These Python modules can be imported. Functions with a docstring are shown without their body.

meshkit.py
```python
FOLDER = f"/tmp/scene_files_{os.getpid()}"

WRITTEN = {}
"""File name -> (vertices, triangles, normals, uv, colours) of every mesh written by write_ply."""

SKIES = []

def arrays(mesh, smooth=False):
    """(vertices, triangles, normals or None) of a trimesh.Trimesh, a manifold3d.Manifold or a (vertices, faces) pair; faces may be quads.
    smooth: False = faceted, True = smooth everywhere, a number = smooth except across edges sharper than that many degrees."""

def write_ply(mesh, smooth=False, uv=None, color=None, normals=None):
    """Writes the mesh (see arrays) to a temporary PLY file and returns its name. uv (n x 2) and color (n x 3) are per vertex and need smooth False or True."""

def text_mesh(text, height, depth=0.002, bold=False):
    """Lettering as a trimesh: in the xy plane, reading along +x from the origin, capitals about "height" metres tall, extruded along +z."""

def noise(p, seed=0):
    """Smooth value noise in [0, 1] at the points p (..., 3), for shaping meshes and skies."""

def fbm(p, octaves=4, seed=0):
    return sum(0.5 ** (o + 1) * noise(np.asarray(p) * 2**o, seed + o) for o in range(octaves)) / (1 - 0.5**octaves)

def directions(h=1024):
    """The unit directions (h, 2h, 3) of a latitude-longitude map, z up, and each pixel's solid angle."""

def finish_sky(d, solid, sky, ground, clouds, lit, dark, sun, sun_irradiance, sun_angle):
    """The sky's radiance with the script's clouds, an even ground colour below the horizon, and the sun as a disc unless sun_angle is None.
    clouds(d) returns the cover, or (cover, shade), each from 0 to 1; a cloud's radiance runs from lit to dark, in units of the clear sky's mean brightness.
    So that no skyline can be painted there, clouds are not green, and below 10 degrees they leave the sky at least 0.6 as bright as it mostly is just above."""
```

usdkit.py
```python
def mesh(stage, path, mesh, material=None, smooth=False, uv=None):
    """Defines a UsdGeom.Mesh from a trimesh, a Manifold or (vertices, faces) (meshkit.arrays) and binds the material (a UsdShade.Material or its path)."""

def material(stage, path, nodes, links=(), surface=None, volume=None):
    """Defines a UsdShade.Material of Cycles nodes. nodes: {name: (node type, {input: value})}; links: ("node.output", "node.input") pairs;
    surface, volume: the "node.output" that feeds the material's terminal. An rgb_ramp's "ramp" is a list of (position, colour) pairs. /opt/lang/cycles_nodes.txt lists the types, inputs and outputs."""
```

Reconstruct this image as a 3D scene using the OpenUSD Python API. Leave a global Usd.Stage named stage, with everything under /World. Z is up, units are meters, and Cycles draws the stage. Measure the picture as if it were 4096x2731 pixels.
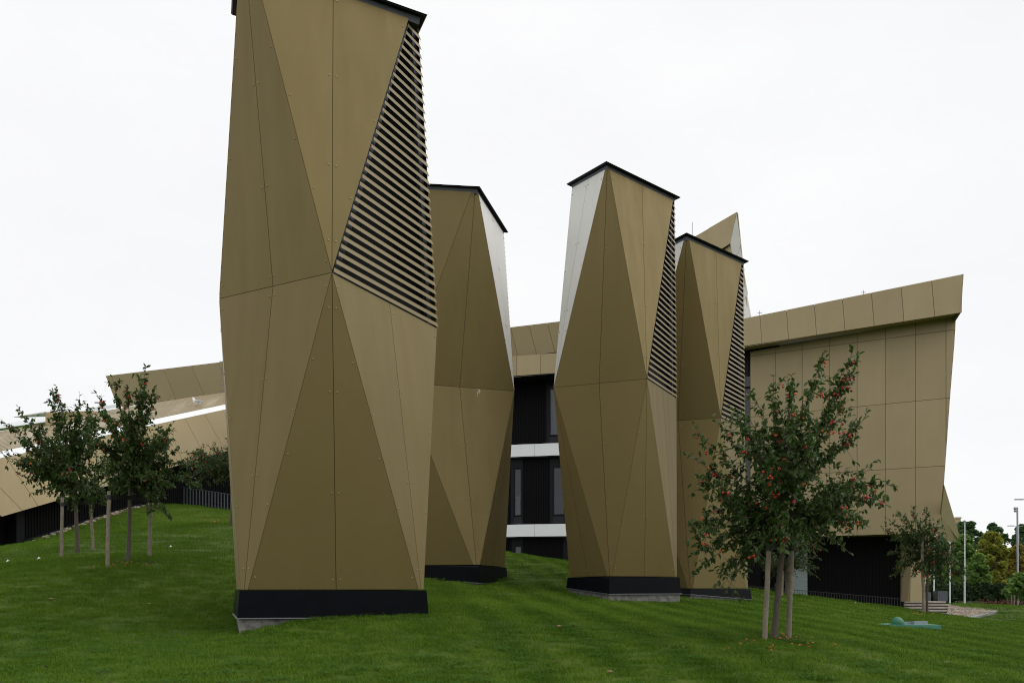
import math, random
import numpy as np
import trimesh
from scipy.interpolate import RBFInterpolator
from shapely.geometry import Polygon, box as sbox
import usdkit, meshkit
from pxr import Usd, UsdGeom, UsdLux, UsdShade, Gf, Sdf, Vt

stage = Usd.Stage.CreateInMemory()
UsdGeom.SetStageUpAxis(stage, 'Z')
UsdGeom.SetStageMetersPerUnit(stage, 1.0)
UsdGeom.Xform.Define(stage, '/World')
UsdGeom.Scope.Define(stage, '/World/Looks')

# ------------------------------------------------------------------ camera
F, CX, HV, EYE = 3310.0, 2048.0, 2345.0, 1.6      # focal length, centre column and horizon row of the 4096 px photograph; eye height
cam = UsdGeom.Camera.Define(stage, '/World/camera')
cam.CreateHorizontalApertureAttr(36.0)
cam.CreateVerticalApertureAttr(36.0 * 682 / 1024)
cam.CreateFocalLengthAttr(36.0 * F / 4096)
cam.CreateVerticalApertureOffsetAttr(36.0 * (HV - 1365.5) / 4096)     # level camera, lens shifted up
cam.CreateClippingRangeAttr(Gf.Vec2f(0.1, 5000))
cam.CreateExposureAttr(0.0)
cam.AddTranslateOp().Set(Gf.Vec3d(0, 0, EYE))
cam.AddRotateXOp().Set(90.0)

# ------------------------------------------------------------------ overcast sky and veiled sun
SUN_AZ, SUN_EL = math.radians(94), math.radians(50)     # azimuth from +y towards +x
SKY_STRENGTH = 0.1
usdkit.material(stage, '/World/Looks/overcast_sky', {
    'sky': ('sky_texture', {'sky_type': 'single_scattering', 'sun_disc': False, 'sun_elevation': SUN_EL, 'sun_rotation': SUN_AZ}),
    'tc': ('texture_coordinate', {}),
    'map': ('mapping', {'scale': (1.0, 1.0, 2.2)}),
    'n': ('noise_texture', {'scale': 2.3, 'detail': 5.0, 'roughness': 0.55}),
    'r': ('rgb_ramp', {'ramp': [(0.3, (9.35, 9.42, 9.55)), (0.7, (10.1, 10.12, 10.15))]}),
    'm': ('mix_color', {'fac': 0.97, 'use_clamp': False}),
    'bg': ('background_shader', {'strength': SKY_STRENGTH})},
    [('tc.generated', 'map.vector'), ('map.vector', 'n.vector'), ('n.fac', 'r.fac'), ('sky.color', 'm.a'), ('r.color', 'm.b'), ('m.result', 'bg.color')],
    surface='bg.background')
dome = UsdLux.DomeLight.Define(stage, '/World/sky')
UsdShade.MaterialBindingAPI.Apply(dome.GetPrim()).Bind(UsdShade.Material.Get(stage, '/World/Looks/overcast_sky'))
dome.GetPrim().SetCustomDataByKey('kind', 'structure')
sun = UsdLux.DistantLight.Define(stage, '/World/sun')
sun.CreateIntensityAttr(0.40)
sun.CreateAngleAttr(70.0)
sun.CreateNormalizeAttr(True)
sun.CreateColorAttr(Gf.Vec3f(1.0, 0.97, 0.92))
sun.AddRotateZOp().Set(-math.degrees(SUN_AZ))
sun.AddRotateXOp().Set(-(90 - math.degrees(SUN_EL)))

# ------------------------------------------------------------------ helpers
def at(u, v, Z):
    """The point at depth Z that the photograph shows in column u, row v."""
    return np.array([(u - CX) * Z / F, Z, EYE + (HV - v) * Z / F])

class Frame:
    """A vertical plane: origin o (x, y), unit direction d along it, n pointing to the viewer's side."""
    def __init__(self, o, d, back=0.0):
        d = np.array(d, float); d /= np.linalg.norm(d)
        n = np.array([d[1], -d[0]])
        if n @ (-np.array(o[:2])) < 0: n = -n
        self.d, self.n, self.o = d, n, np.array(o[:2], float) - n * back
    def back(self, b): return Frame(self.o - self.n * b, self.d)
    def hit(self, u, v):
        r = np.array([(u - CX) / F, 1.0])
        t = (self.o @ self.n) / (r @ self.n)
        p = r * t
        return float((p - self.o) @ self.d), EYE + (HV - v) * t / F
    def P(self, s, z, off=0.0):
        q = self.o + self.d * s + self.n * off
        return np.array([q[0], q[1], z])
    def pt(self, u, v, off=0.0): return self.P(*self.hit(u, v), off)

used = {}
def numbered(parent, name):
    k = parent + '/' + name
    n = used.get(k, -1) + 1
    used[k] = n
    return k if n == 0 else '%s_%03d' % (k, n)
def data(prim, label=None, cat=None, group=None, kind=None):
    for k, val in (('label', label), ('category', cat), ('group', group), ('kind', kind)):
        if val: prim.SetCustomDataByKey(k, val)
    return prim
def thing(name, label, cat, group=None, loc=None):
    x = UsdGeom.Xform.Define(stage, numbered('/World', name))
    if loc is not None: x.AddTranslateOp().Set(Gf.Vec3d(*map(float, loc)))
    return data(x.GetPrim(), label, cat, group)
def V(x, y=None, z=None): return np.array([x, y, z], float)
class MB:
    """Collects pieces that become one mesh."""
    def __init__(self): self.v, self.f, self.n = [], [], 0
    def add(self, v, f):
        v = np.asarray(v, float); f = np.asarray(f, int)
        if f.shape[1] == 4: f = np.vstack([f[:, [0, 1, 2]], f[:, [0, 2, 3]]])
        self.v.append(v); self.f.append(f + self.n); self.n += len(v); return self
    def mesh(self, m): return self.add(m.vertices, m.faces)
    def beam(self, a, b, w, h=None, up=(0, 0, 1)):
        """A square bar from a to b, w across and h along up."""
        a, b = np.asarray(a, float), np.asarray(b, float); h = w if h is None else h
        t = (b - a) / np.linalg.norm(b - a)
        s = np.cross(t, up); s /= np.linalg.norm(s); k = np.cross(s, t)
        v = [p + s * w / 2 * i + k * h / 2 * j for p in (a, b) for i, j in ((-1, -1), (1, -1), (1, 1), (-1, 1))]
        return self.add(v, [[0, 3, 2, 1], [4, 5, 6, 7], [0, 1, 5, 4], [1, 2, 6, 5], [2, 3, 7, 6], [3, 0, 4, 7]])
    def hexa(self, v):
        """Eight corners: four at the bottom, then four at the top, each anticlockwise from above."""
        return self.add(v, [[0, 3, 2, 1], [4, 5, 6, 7], [0, 1, 5, 4], [1, 2, 6, 5], [2, 3, 7, 6], [3, 0, 4, 7]])
    def tube(self, pts, radii, sides=6, cap=True):
        p = np.asarray(pts, float); r = np.broadcast_to(np.asarray(radii, float), (len(p),))
        t = np.gradient(p, axis=0); t /= np.linalg.norm(t, axis=1, keepdims=True) + 1e-12
        ref = np.array([0.31, 0.95, 0.05]) if abs(t[0][2]) > 0.6 else np.array([0, 0, 1.0])
        a = np.cross(t, ref); a /= np.linalg.norm(a, axis=1, keepdims=True) + 1e-12
        b = np.cross(t, a); ang = np.arange(sides) * 2 * np.pi / sides
        v = p[:, None] + r[:, None, None] * (np.cos(ang)[None, :, None] * a[:, None] + np.sin(ang)[None, :, None] * b[:, None])
        i, j = np.meshgrid(np.arange(len(p) - 1), np.arange(sides), indexing='ij')
        q = np.stack([i * sides + j, i * sides + (j + 1) % sides, (i + 1) * sides + (j + 1) % sides, (i + 1) * sides + j], -1).reshape(-1, 4)
        v = v.reshape(-1, 3)
        q = q[:, ::-1]
        f = np.vstack([q[:, [0, 1, 2]], q[:, [0, 2, 3]]])
        if cap:
            n = len(v); v = np.vstack([v, p[0], p[-1]]); k = (len(p) - 1) * sides; J = np.arange(sides)
            f = np.vstack([f, np.stack([np.full(sides, n), (J + 1) % sides, J][::-1], 1)[:, ::-1], np.stack([np.full(sides, n + 1), k + J, k + (J + 1) % sides], 1)[:, ::-1]])
        return self.add(v, f)
    def build(self, name, mat, parent='/World', smooth=False, kind=None, label=None, path=None):
        parent = parent if isinstance(parent, str) else str(parent.GetPath())
        p = usdkit.mesh(stage, numbered(parent, name), (np.vstack(self.v), np.vstack(self.f)), mat, smooth=smooth).GetPrim()
        return data(p, label=label, kind=kind)

def plane_of(pts):
    p = np.asarray(pts, float); c = p.mean(0)
    n = np.zeros(3)
    for i in range(len(p)): n += np.cross(p[i] - c, p[(i + 1) % len(p)] - c)
    return c, n / np.linalg.norm(n)
def slab(pts, th=0.015, inset=0.004, outward=None, mb=None):
    """A flat sheet with the outline pts, its face on the outline's plane and th thick behind it, drawn in by inset all round."""
    c, n = plane_of(pts)
    o = np.asarray(outward if outward is not None else (np.array([0, 0, EYE]) - c), float)
    if n @ o < 0: n = -n
    a = pts[1] - pts[0]; a = a - (a @ n) * n; a /= np.linalg.norm(a); b = np.cross(n, a)
    pg = Polygon([((p - c) @ a, (p - c) @ b) for p in np.asarray(pts, float)])
    if not pg.is_valid: pg = pg.buffer(0)
    if inset: pg = pg.buffer(-inset, join_style=2, mitre_limit=3)
    mb = mb or MB()
    for g in (pg.geoms if hasattr(pg, 'geoms') else [pg]):
        if g.is_empty or g.area < 1e-5: continue
        m = trimesh.creation.extrude_polygon(g, th)
        v = c + m.vertices[:, :1] * a + m.vertices[:, 1:2] * b + (m.vertices[:, 2:] - th) * n
        mb.add(v, m.faces)
    return mb
def lerp(a, b, t): return np.asarray(a) + (np.asarray(b) - np.asarray(a)) * t

# ------------------------------------------------------------------ materials
MAT = {}
def mat(name, color, rough=0.6, metal=0.0, spec=0.5, noise=None, bump=None, vary=0.0, coat=0.0):
    """noise: (scale, amount) of tone variation in metres; bump: (scale, distance); vary: difference from object to object."""
    nodes = {'p': ('principled_bsdf', {'base_color': color, 'roughness': rough, 'metallic': metal, 'specular_ior_level': spec, 'coat_weight': coat})}
    links = []
    src = None
    if noise or bump or vary: nodes['g'] = ('geometry', {})
    if noise:
        s, a = noise
        nodes['n'] = ('noise_texture', {'scale': s, 'detail': 5.0, 'roughness': 0.6})
        nodes['r'] = ('rgb_ramp', {'ramp': [(0.25, tuple(c * (1 - a) for c in color)), (0.75, tuple(c * (1 + a) for c in color))]})
        links += [('g.position', 'n.vector'), ('n.fac', 'r.fac')]; src = 'r.color'
    if vary:
        nodes['oi'] = ('object_info', {}); nodes['mr'] = ('map_range', {'from_min': 0.0, 'from_max': 1.0, 'to_min': 1 - vary, 'to_max': 1 + vary})
        nodes['h'] = ('hsv', {'color': color})
        links += [('oi.random', 'mr.value'), ('mr.result', 'h.value')]
        if src: links.append((src, 'h.color'))
        src = 'h.color'
    if src: links.append((src, 'p.base_color'))
    if bump:
        nodes['bn'] = ('noise_texture', {'scale': bump[0], 'detail': 4.0}); nodes['b'] = ('bump', {'strength': 0.6, 'distance': bump[1]})
        links += [('g.position', 'bn.vector'), ('bn.fac', 'b.height'), ('b.normal', 'p.normal')]
    MAT[name] = usdkit.material(stage, '/World/Looks/' + name, nodes, links, surface='p.BSDF')
    return MAT[name]

GOLD = (0.20, 0.148, 0.070)
def panel_mat(name, color, rough, metal, spec, coat=0.0):
    nodes = {'g': ('geometry', {}), 'oi': ('object_info', {}),
        'n': ('noise_texture', {'scale': 0.55, 'detail': 6.0, 'roughness': 0.62}),
        'map': ('mapping', {'scale': (3.0, 3.0, 0.25)}), 'n2': ('noise_texture', {'scale': 1.6, 'detail': 4.0, 'roughness': 0.6}),
        'r': ('rgb_ramp', {'ramp': [(0.28, tuple(c * k for c, k in zip(color, (0.95, 0.95, 0.92)))), (0.72, tuple(c * k for c, k in zip(color, (1.04, 1.04, 1.06))))]}),
        'mr': ('map_range', {'from_min': 0.0, 'from_max': 1.0, 'to_min': 0.955, 'to_max': 1.045}),
        'h': ('hsv', {}), 'rr': ('map_range', {'from_min': 0.3, 'from_max': 0.7, 'to_min': rough - 0.06, 'to_max': rough + 0.06}),
        'fn': ('noise_texture', {'scale': 900.0, 'detail': 1.0}), 'b': ('bump', {'strength': 0.10, 'distance': 0.001}),
        'p': ('principled_bsdf', {'metallic': metal, 'specular_ior_level': spec, 'coat_weight': coat, 'coat_roughness': 0.14, 'coat_ior': 1.5})}
    MAT[name] = usdkit.material(stage, '/World/Looks/' + name, nodes, [('g.position', 'n.vector'), ('n.fac', 'r.fac'), ('r.color', 'h.color'), ('oi.random', 'mr.value'), ('mr.result', 'h.value'),
        ('h.color', 'p.base_color'), ('g.position', 'map.vector'), ('map.vector', 'n2.vector'), ('n2.fac', 'rr.value'), ('rr.result', 'p.roughness'), ('g.position', 'fn.vector'), ('fn.fac', 'b.height'), ('b.normal', 'p.normal')], surface='p.BSDF')
panel_mat('gold_panel', (0.150, 0.112, 0.041), 0.46, 0.45, 0.3)
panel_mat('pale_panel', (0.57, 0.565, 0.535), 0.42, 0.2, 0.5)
panel_mat('gold_wall', (0.325, 0.258, 0.148), 0.5, 0.25, 0.3)
mat('gold_slat', (0.165, 0.128, 0.055), 0.45, 0.4)
mat('gold_rivet', (0.25, 0.20, 0.10), 0.4, 0.5)
mat('dark_inside', (0.006, 0.006, 0.007), 0.8)
mat('post_steel', (0.075, 0.078, 0.10), 0.5, 0.2)
mat('skirt_metal', (0.0018, 0.0022, 0.0036), 0.34, 0.0, 0.06, noise=(3.0, 0.35))
mat('skirt_lip', (0.16, 0.165, 0.18), 0.35, 0.6)
mat('roof_black', (0.008, 0.009, 0.011), 0.5, 0.0, 0.2)
mat('roof_band', (0.045, 0.048, 0.065), 0.5)
mat('concrete', (0.145, 0.138, 0.13), 0.9, noise=(7.0, 0.75), bump=(22.0, 0.03))
mat('white_band', (0.80, 0.82, 0.85), 0.35)
mat('white_panel', (0.62, 0.61, 0.57), 0.4, noise=(1.0, 0.05))
mat('black_rib', (0.0045, 0.0045, 0.005), 0.6, 0.0, 0.10)
mat('dark_frame', (0.009, 0.0095, 0.013), 0.5, 0.0, 0.15)
mat('spandrel', (0.016, 0.016, 0.023), 0.45, 0.0, 0.2)
mat('room_dark', (0.01, 0.01, 0.011), 0.9)
mat('blind_light', (0.17, 0.18, 0.195), 0.8)
mat('steel_grey', (0.17, 0.18, 0.205), 0.45, 0.3)
mat('fence_steel', (0.055, 0.064, 0.075), 0.5, 0.2)
mat('rail_dark', (0.022, 0.023, 0.026), 0.5)
mat('shutter', (0.30, 0.35, 0.35), 0.5)
mat('stone_step', (0.40, 0.36, 0.32), 0.85, noise=(4.0, 0.2), vary=0.1)
mat('step_riser', (0.13, 0.11, 0.09), 0.9, noise=(5.0, 0.3))
mat('path', (0.27, 0.265, 0.26), 0.9, noise=(2.0, 0.15))
mat('planter_grey', (0.042, 0.050, 0.060), 0.55, noise=(2.0, 0.15))
mat('pole_white', (0.55, 0.56, 0.60), 0.35, 0.2)
mat('pole_grey', (0.36, 0.37, 0.42), 0.4, 0.3)
mat('green_plastic', (0.018, 0.13, 0.072), 0.5, noise=(6.0, 0.15))
mat('green_plate', (0.055, 0.20, 0.13), 0.6, noise=(6.0, 0.2))
mat('galvanised', (0.26, 0.30, 0.34), 0.4, 0.6, noise=(12.0, 0.2))
mat('bark', (0.075, 0.060, 0.045), 0.9, noise=(35.0, 0.4), bump=(60.0, 0.01))
mat('twig', (0.085, 0.062, 0.048), 0.8, noise=(20.0, 0.3))
mat('stake_wood', (0.19, 0.158, 0.118), 0.9, noise=(14.0, 0.3), bump=(50.0, 0.004), vary=0.12)
mat('tie_black', (0.008, 0.008, 0.008), 0.7)
mat('gull_white', (0.75, 0.75, 0.74), 0.8); mat('gull_grey', (0.35, 0.37, 0.40), 0.8); mat('beak', (0.6, 0.4, 0.05), 0.5)
mat('litter_white', (0.75, 0.77, 0.78), 0.7)
mat('leaf_brown', (0.16, 0.085, 0.045), 0.7); mat('leaf_pale', (0.42, 0.36, 0.20), 0.7); mat('leaf_yellow', (0.40, 0.30, 0.07), 0.7)
mat('brick_tan', (0.36, 0.28, 0.17), 0.9, noise=(1.0, 0.15)); mat('slate', (0.10, 0.11, 0.12), 0.8)
for k, c in enumerate(((0.36, 0.016, 0.014), (0.42, 0.035, 0.014), (0.50, 0.11, 0.025), (0.28, 0.010, 0.018))):
    mat('apple_skin_%s' % 'abcd'[k], c, 0.32, noise=(70.0, 0.25))
for k, c in enumerate(((0.36, 0.29, 0.22), (0.42, 0.30, 0.24), (0.24, 0.22, 0.21), (0.45, 0.37, 0.28))):
    mat('cobble_%s' % 'abcd'[k], c, 0.85, noise=(14.0, 0.25))
def leaf_mat(name, cols, trans=0.25, rough=0.42, big=0.7, spec=0.5):
    """Leaves: tone from leaf to leaf and in patches, light through the blade."""
    mid = tuple(np.mean([c for _, c in cols], 0))
    MAT[name] = usdkit.material(stage, '/World/Looks/' + name, {
        'g': ('geometry', {}), 'n': ('noise_texture', {'scale': big, 'detail': 2.0}), 'a': ('math', {'math_type': 'multiply_add', 'value2': 0.55, 'value3': 0.0}),
        'a2': ('math', {'math_type': 'multiply_add', 'value2': 0.45}), 'r': ('rgb_ramp', {'ramp': list(cols)}),
        'p': ('principled_bsdf', {'roughness': rough, 'specular_ior_level': spec}), 't': ('translucent_bsdf', {}), 'm': ('mix_closure', {'fac': trans})},
        [('g.position', 'n.vector'), ('n.fac', 'a.value1'), ('g.random_per_island', 'a2.value1'), ('a.value', 'a2.value3'), ('a2.value', 'r.fac'),
         ('r.color', 'p.base_color'), ('r.color', 't.color'), ('p.BSDF', 'm.closure1'), ('t.BSDF', 'm.closure2')], surface='m.closure')
leaf_mat('apple_leaf', [(0.1, (0.030, 0.058, 0.011)), (0.5, (0.056, 0.100, 0.020)), (0.85, (0.100, 0.150, 0.036)), (1.0, (0.16, 0.195, 0.06))], 0.28, 0.45, 3.0, 0.35)
leaf_mat('dark_foliage', [(0.1, (0.047, 0.100, 0.038)), (0.9, (0.173, 0.270, 0.085))], 0.15, 0.7, 0.35, 0.2)
leaf_mat('green_foliage', [(0.1, (0.095, 0.197, 0.045)), (0.9, (0.331, 0.419, 0.095))], 0.2, 0.7, 0.35, 0.2)
leaf_mat('yellow_foliage', [(0.1, (0.156, 0.187, 0.029)), (0.9, (0.499, 0.426, 0.066))], 0.2, 0.7, 0.35, 0.15)
leaf_mat('rust_foliage', [(0.1, (0.170, 0.160, 0.036)), (0.9, (0.480, 0.330, 0.070))], 0.2, 0.7, 0.35, 0.15)
leaf_mat('hedge_foliage', [(0.1, (0.008, 0.018, 0.006)), (0.9, (0.030, 0.050, 0.014))], 0.1, 0.8, 0.5, 0.1)
leaf_mat('flower_red', [(0.1, (0.05, 0.035, 0.018)), (0.6, (0.12, 0.028, 0.024)), (1.0, (0.34, 0.13, 0.05))], 0.1, 0.7, 2.0, 0.2)
leaf_mat('flower_mixed', [(0.1, (0.04, 0.07, 0.02)), (0.5, (0.10, 0.10, 0.05)), (0.8, (0.45, 0.24, 0.03)), (1.0, (0.6, 0.5, 0.35))], 0.1, 0.7, 2.0, 0.2)

def lawn_material(name, blade):
    """Lawn green: broad patches, mown lanes, small worn and clovery spots."""
    lo, mid, hi = ((0.030, 0.066, 0.004), (0.078, 0.134, 0.012), (0.150, 0.184, 0.044))
    k = 1.42 if blade else 0.72
    lo, mid, hi = [tuple(c * k for c in x) for x in (lo, mid, hi)]
    nodes = {'g': ('geometry', {}), 'n1': ('noise_texture', {'scale': 0.30, 'detail': 6.0, 'roughness': 0.65}),
        'n2': ('noise_texture', {'scale': 5.0, 'detail': 5.0, 'roughness': 0.7}),
        'rot': ('mapping', {'rotation': (0, 0, -0.19)}), 'w': ('wave_texture', {'scale': 0.30, 'distortion': 1.6, 'detail': 3.0, 'detail_scale': 0.5, 'detail_roughness': 0.7, 'bands_direction': 'x'}),
        'xyz': ('separate_xyz', {}), 'mx': ('map_range', {'from_min': -3.2, 'from_max': 0.2, 'to_min': 0.0, 'to_max': 0.15, 'clamp': True}), 'w0': ('math', {'math_type': 'subtract', 'value2': 0.5}),
        'wm': ('math', {'math_type': 'multiply'}),
        'a': ('math', {'math_type': 'multiply_add', 'value2': 0.56, 'value3': 0.10}), 'a2': ('math', {'math_type': 'multiply_add', 'value2': 0.24}),
        'a3': ('math', {'math_type': 'add'}), 'a4': ('math', {'math_type': 'multiply_add', 'value2': 0.46 if blade else 0.0}),
        'a5': ('math', {'math_type': 'subtract', 'value2': 0.15 if blade else 0.0}),
        'r': ('rgb_ramp', {'ramp': [(0.22, lo), (0.50, mid), (0.74, hi), (0.98, (hi[0] * 2.1, hi[1] * 1.4, hi[2] * 2.2))]}),
        'p': ('principled_bsdf', {'roughness': 0.7, 'specular_ior_level': 0.10})}
    links = [('g.position', 'n1.vector'), ('g.position', 'n2.vector'), ('g.position', 'rot.vector'), ('rot.vector', 'w.vector'), ('g.position', 'xyz.vector'), ('xyz.x', 'mx.value'), ('w.fac', 'w0.value1'), ('w0.value', 'wm.value1'), ('mx.result', 'wm.value2'),
        ('n1.fac', 'a.value1'), ('n2.fac', 'a2.value1'), ('a.value', 'a2.value3'), ('a2.value', 'a3.value1'), ('wm.value', 'a3.value2'), ('g.random_per_island', 'a4.value1'), ('a3.value', 'a4.value3'),
        ('a4.value', 'a5.value1'), ('a5.value', 'r.fac'), ('r.color', 'p.base_color')]
    if blade:
        nodes['t'] = ('translucent_bsdf', {}); nodes['m'] = ('mix_closure', {'fac': 0.25})
        links += [('r.color', 't.color'), ('p.BSDF', 'm.closure1'), ('t.BSDF', 'm.closure2')]
    else:
        nodes['bn'] = ('noise_texture', {'scale': 35.0, 'detail': 4.0}); nodes['b'] = ('bump', {'strength': 0.7, 'distance': 0.04})
        links += [('g.position', 'bn.vector'), ('bn.fac', 'b.height'), ('b.normal', 'p.normal')]
    MAT[name] = usdkit.material(stage, '/World/Looks/' + name, nodes, links, surface='m.closure' if blade else 'p.BSDF')
lawn_material('lawn_ground', False); lawn_material('lawn_blade', True)
leaf_mat('clover_leaf', [(0.1, (0.060, 0.150, 0.022)), (0.9, (0.13, 0.24, 0.055))], 0.25, 0.8, 1.0, 0.1)
def glass_mat(name, tint=(0.75, 0.80, 0.84), base=0.06):
    MAT[name] = usdkit.material(stage, '/World/Looks/' + name, {'t': ('transparent_bsdf', {'color': tint}), 'g': ('glossy_bsdf', {'roughness': 0.02, 'color': (0.95, 0.97, 1.0)}),
        'f': ('fresnel', {'IOR': 1.6}), 'm': ('mix_closure', {})}, [('f.fac', 'm.fac'), ('t.BSDF', 'm.closure1'), ('g.BSDF', 'm.closure2')], surface='m.closure')
glass_mat('window_glass')

# ------------------------------------------------------------------ the lawn: one sheet over the mound
CTRL = [(2048, 2731, 9.1), (0, 2731, 8.6), (4096, 2731, 9.5), (1000, 2731, 8.9), (3100, 2731, 9.3),
    (955, 2548, 12.3), (1917, 2347, 21.0), (2035, 2339, 22.5), (1699, 2314, 21.5),
    (2280, 2360, 22.2), (2439, 2401, 20.2), (2711, 2413, 20.8), (2762, 2392, 23.5), (2996, 2405, 24.3), (3096, 2546, 12.5),
    (513, 2244, 17.5), (310, 2218, 21.0), (925, 2094, 27.0), (428, 2266, 16.6), (598, 2215, 18.2), (245, 2234, 20.0), (373, 2196, 22.0), (3610, 2508, 17.0),
    (0, 2212, 30.0), (102, 2178, 31.0), (330, 2098, 33.5), (555, 2024, 36.0), (670, 2011, 37.5), (800, 2026, 37.5), (940, 2046, 36.5), (1150, 2095, 34.5),
    (2020, 2213, 35.0), (2280, 2248, 34.0), (1700, 2165, 35.5), (2995, 2354, 30.0), (3170, 2378, 30.0), (3400, 2404, 30.0), (3600, 2433, 29.5), (3780, 2462, 28.5),
    (3861, 2473, 27.0), (4096, 2508, 24.0), (3000, 2440, 20), (3800, 2560, 15.0), (4000, 2600, 14.0), (3708, 2455, 27.5)]
pts = [at(*c) for c in CTRL]
pts += [V(0, 0, 0), V(-8, 0, -0.1), V(8, 0, -0.1), V(0, -15, 0), V(-30, -10, -0.3), V(30, -10, -0.3), V(-12, 9, 0.75), V(-16, 18, 1.6), V(14, 10, 0.35),
    V(-20, 20, 1.9), V(-26, 26, 2.0),
    *[V(-4.15 + 2.67 * f, 12.42 + 0.93 * f, EYE - 0.79 + 0.345 * min(1, f / 0.30)) for f in (0.0, 0.1, 0.2, 0.3, 0.42, 0.55, 0.7, 0.85, 1.0)], V(-4.5, 13.6, 0.97), V(-4.7, 14.6, 1.1), V(-1.4, 14.5, 1.2), V(-3.2, 15.3, 1.25),
    # behind the crest: down to the building's foot
    V(-9, 46, 4.3), V(-14.5, 44, 5.0), V(-3, 44, 2.4), V(2, 43, 1.9), V(6, 42, 1.6), V(10, 39, 0.8), V(13, 37, 0.45), V(16, 35, 0.25), V(18, 34.5, 0.15), V(-22, 34, 2.6), V(-26, 44, 4),
    # the lower lawn on the right
    V(19.5, 37.5, 0.2), V(21.5, 34, 0.02), V(24, 32, -0.1), V(23, 39, 0.25), V(24.5, 42, 0.62), V(27, 48, 0.55), V(34, 45, 0.25), V(36, 60, 0.1), V(40, 66, 0.1), V(46, 80, -0.2), V(70, 100, -0.5),
    V(60, 40, -0.2), V(40, 22, -0.4), V(60, 0, -0.5), V(120, 100, -1), V(30, 90, 0.2), V(0, 90, 0.8), V(-60, 60, 2.0), V(-80, 0, 0), V(-60, 120, 1.0), V(0, 150, 0.2), V(100, 200, -1), V(0, 300, 0), V(-150, 200, 0), V(200, 60, -1), V(150, -60, -1), V(-150, -60, 0), V(300, 300, -1)]
pts = np.array(pts)
rbf = RBFInterpolator(pts[:, :2], pts[:, 2], kernel='linear', smoothing=0.06)
def gmany(xy):
    return rbf(np.asarray(xy, float).reshape(-1, 2))
def grid(lo, mid_lo, mid_hi, hi, fine, coarse):
    return np.unique(np.round(np.concatenate([-np.geomspace(-(lo - mid_lo), coarse, 14) + mid_lo, np.arange(mid_lo, mid_hi + 1e-6, fine), mid_hi + np.geomspace(coarse, hi - mid_hi, 16)]), 4))
gx = grid(-600, -30, 44, 700, 0.3, 1.5); gy = grid(-200, 0, 72, 900, 0.3, 1.5)
GX, GY = np.meshgrid(gx, gy)
GZ = gmany(np.stack([GX.ravel(), GY.ravel()], 1)).reshape(GX.shape)
far = np.clip((np.hypot(GX - 5, GY - 35) - 90) / 150, 0, 1)
GZ = GZ * (1 - far) + far * (-0.5)
# soften the kinks of the interpolation where the sheet is fine
from scipy.ndimage import gaussian_filter
GS = gaussian_filter(GZ, 1.3)
core = (np.abs(GX - 7) < 36) & (GY > 1) & (GY < 71)
GZ = np.where(core, GS, GZ)
from scipy.interpolate import RegularGridInterpolator
rgi = RegularGridInterpolator((gy, gx), GZ, bounds_error=False, fill_value=None)
def ground(x, y): return float(rgi((y, x)))
def onground(u, v, lo=4.0, hi=70.0):
    """Where the line of sight through (u, v) first meets the lawn."""
    Z = np.arange(lo, hi, 0.05); p = np.stack([(u - CX) * Z / F, Z], 1)
    d = EYE + (HV - v) * Z / F - rgi(p[:, ::-1])
    k = np.argmax(d < 0) if (d < 0).any() else len(Z) - 1
    return V(p[k, 0], p[k, 1], ground(*p[k]))
ny, nx = GX.shape
ii, jj = np.meshgrid(np.arange(ny - 1), np.arange(nx - 1), indexing='ij')
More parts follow.
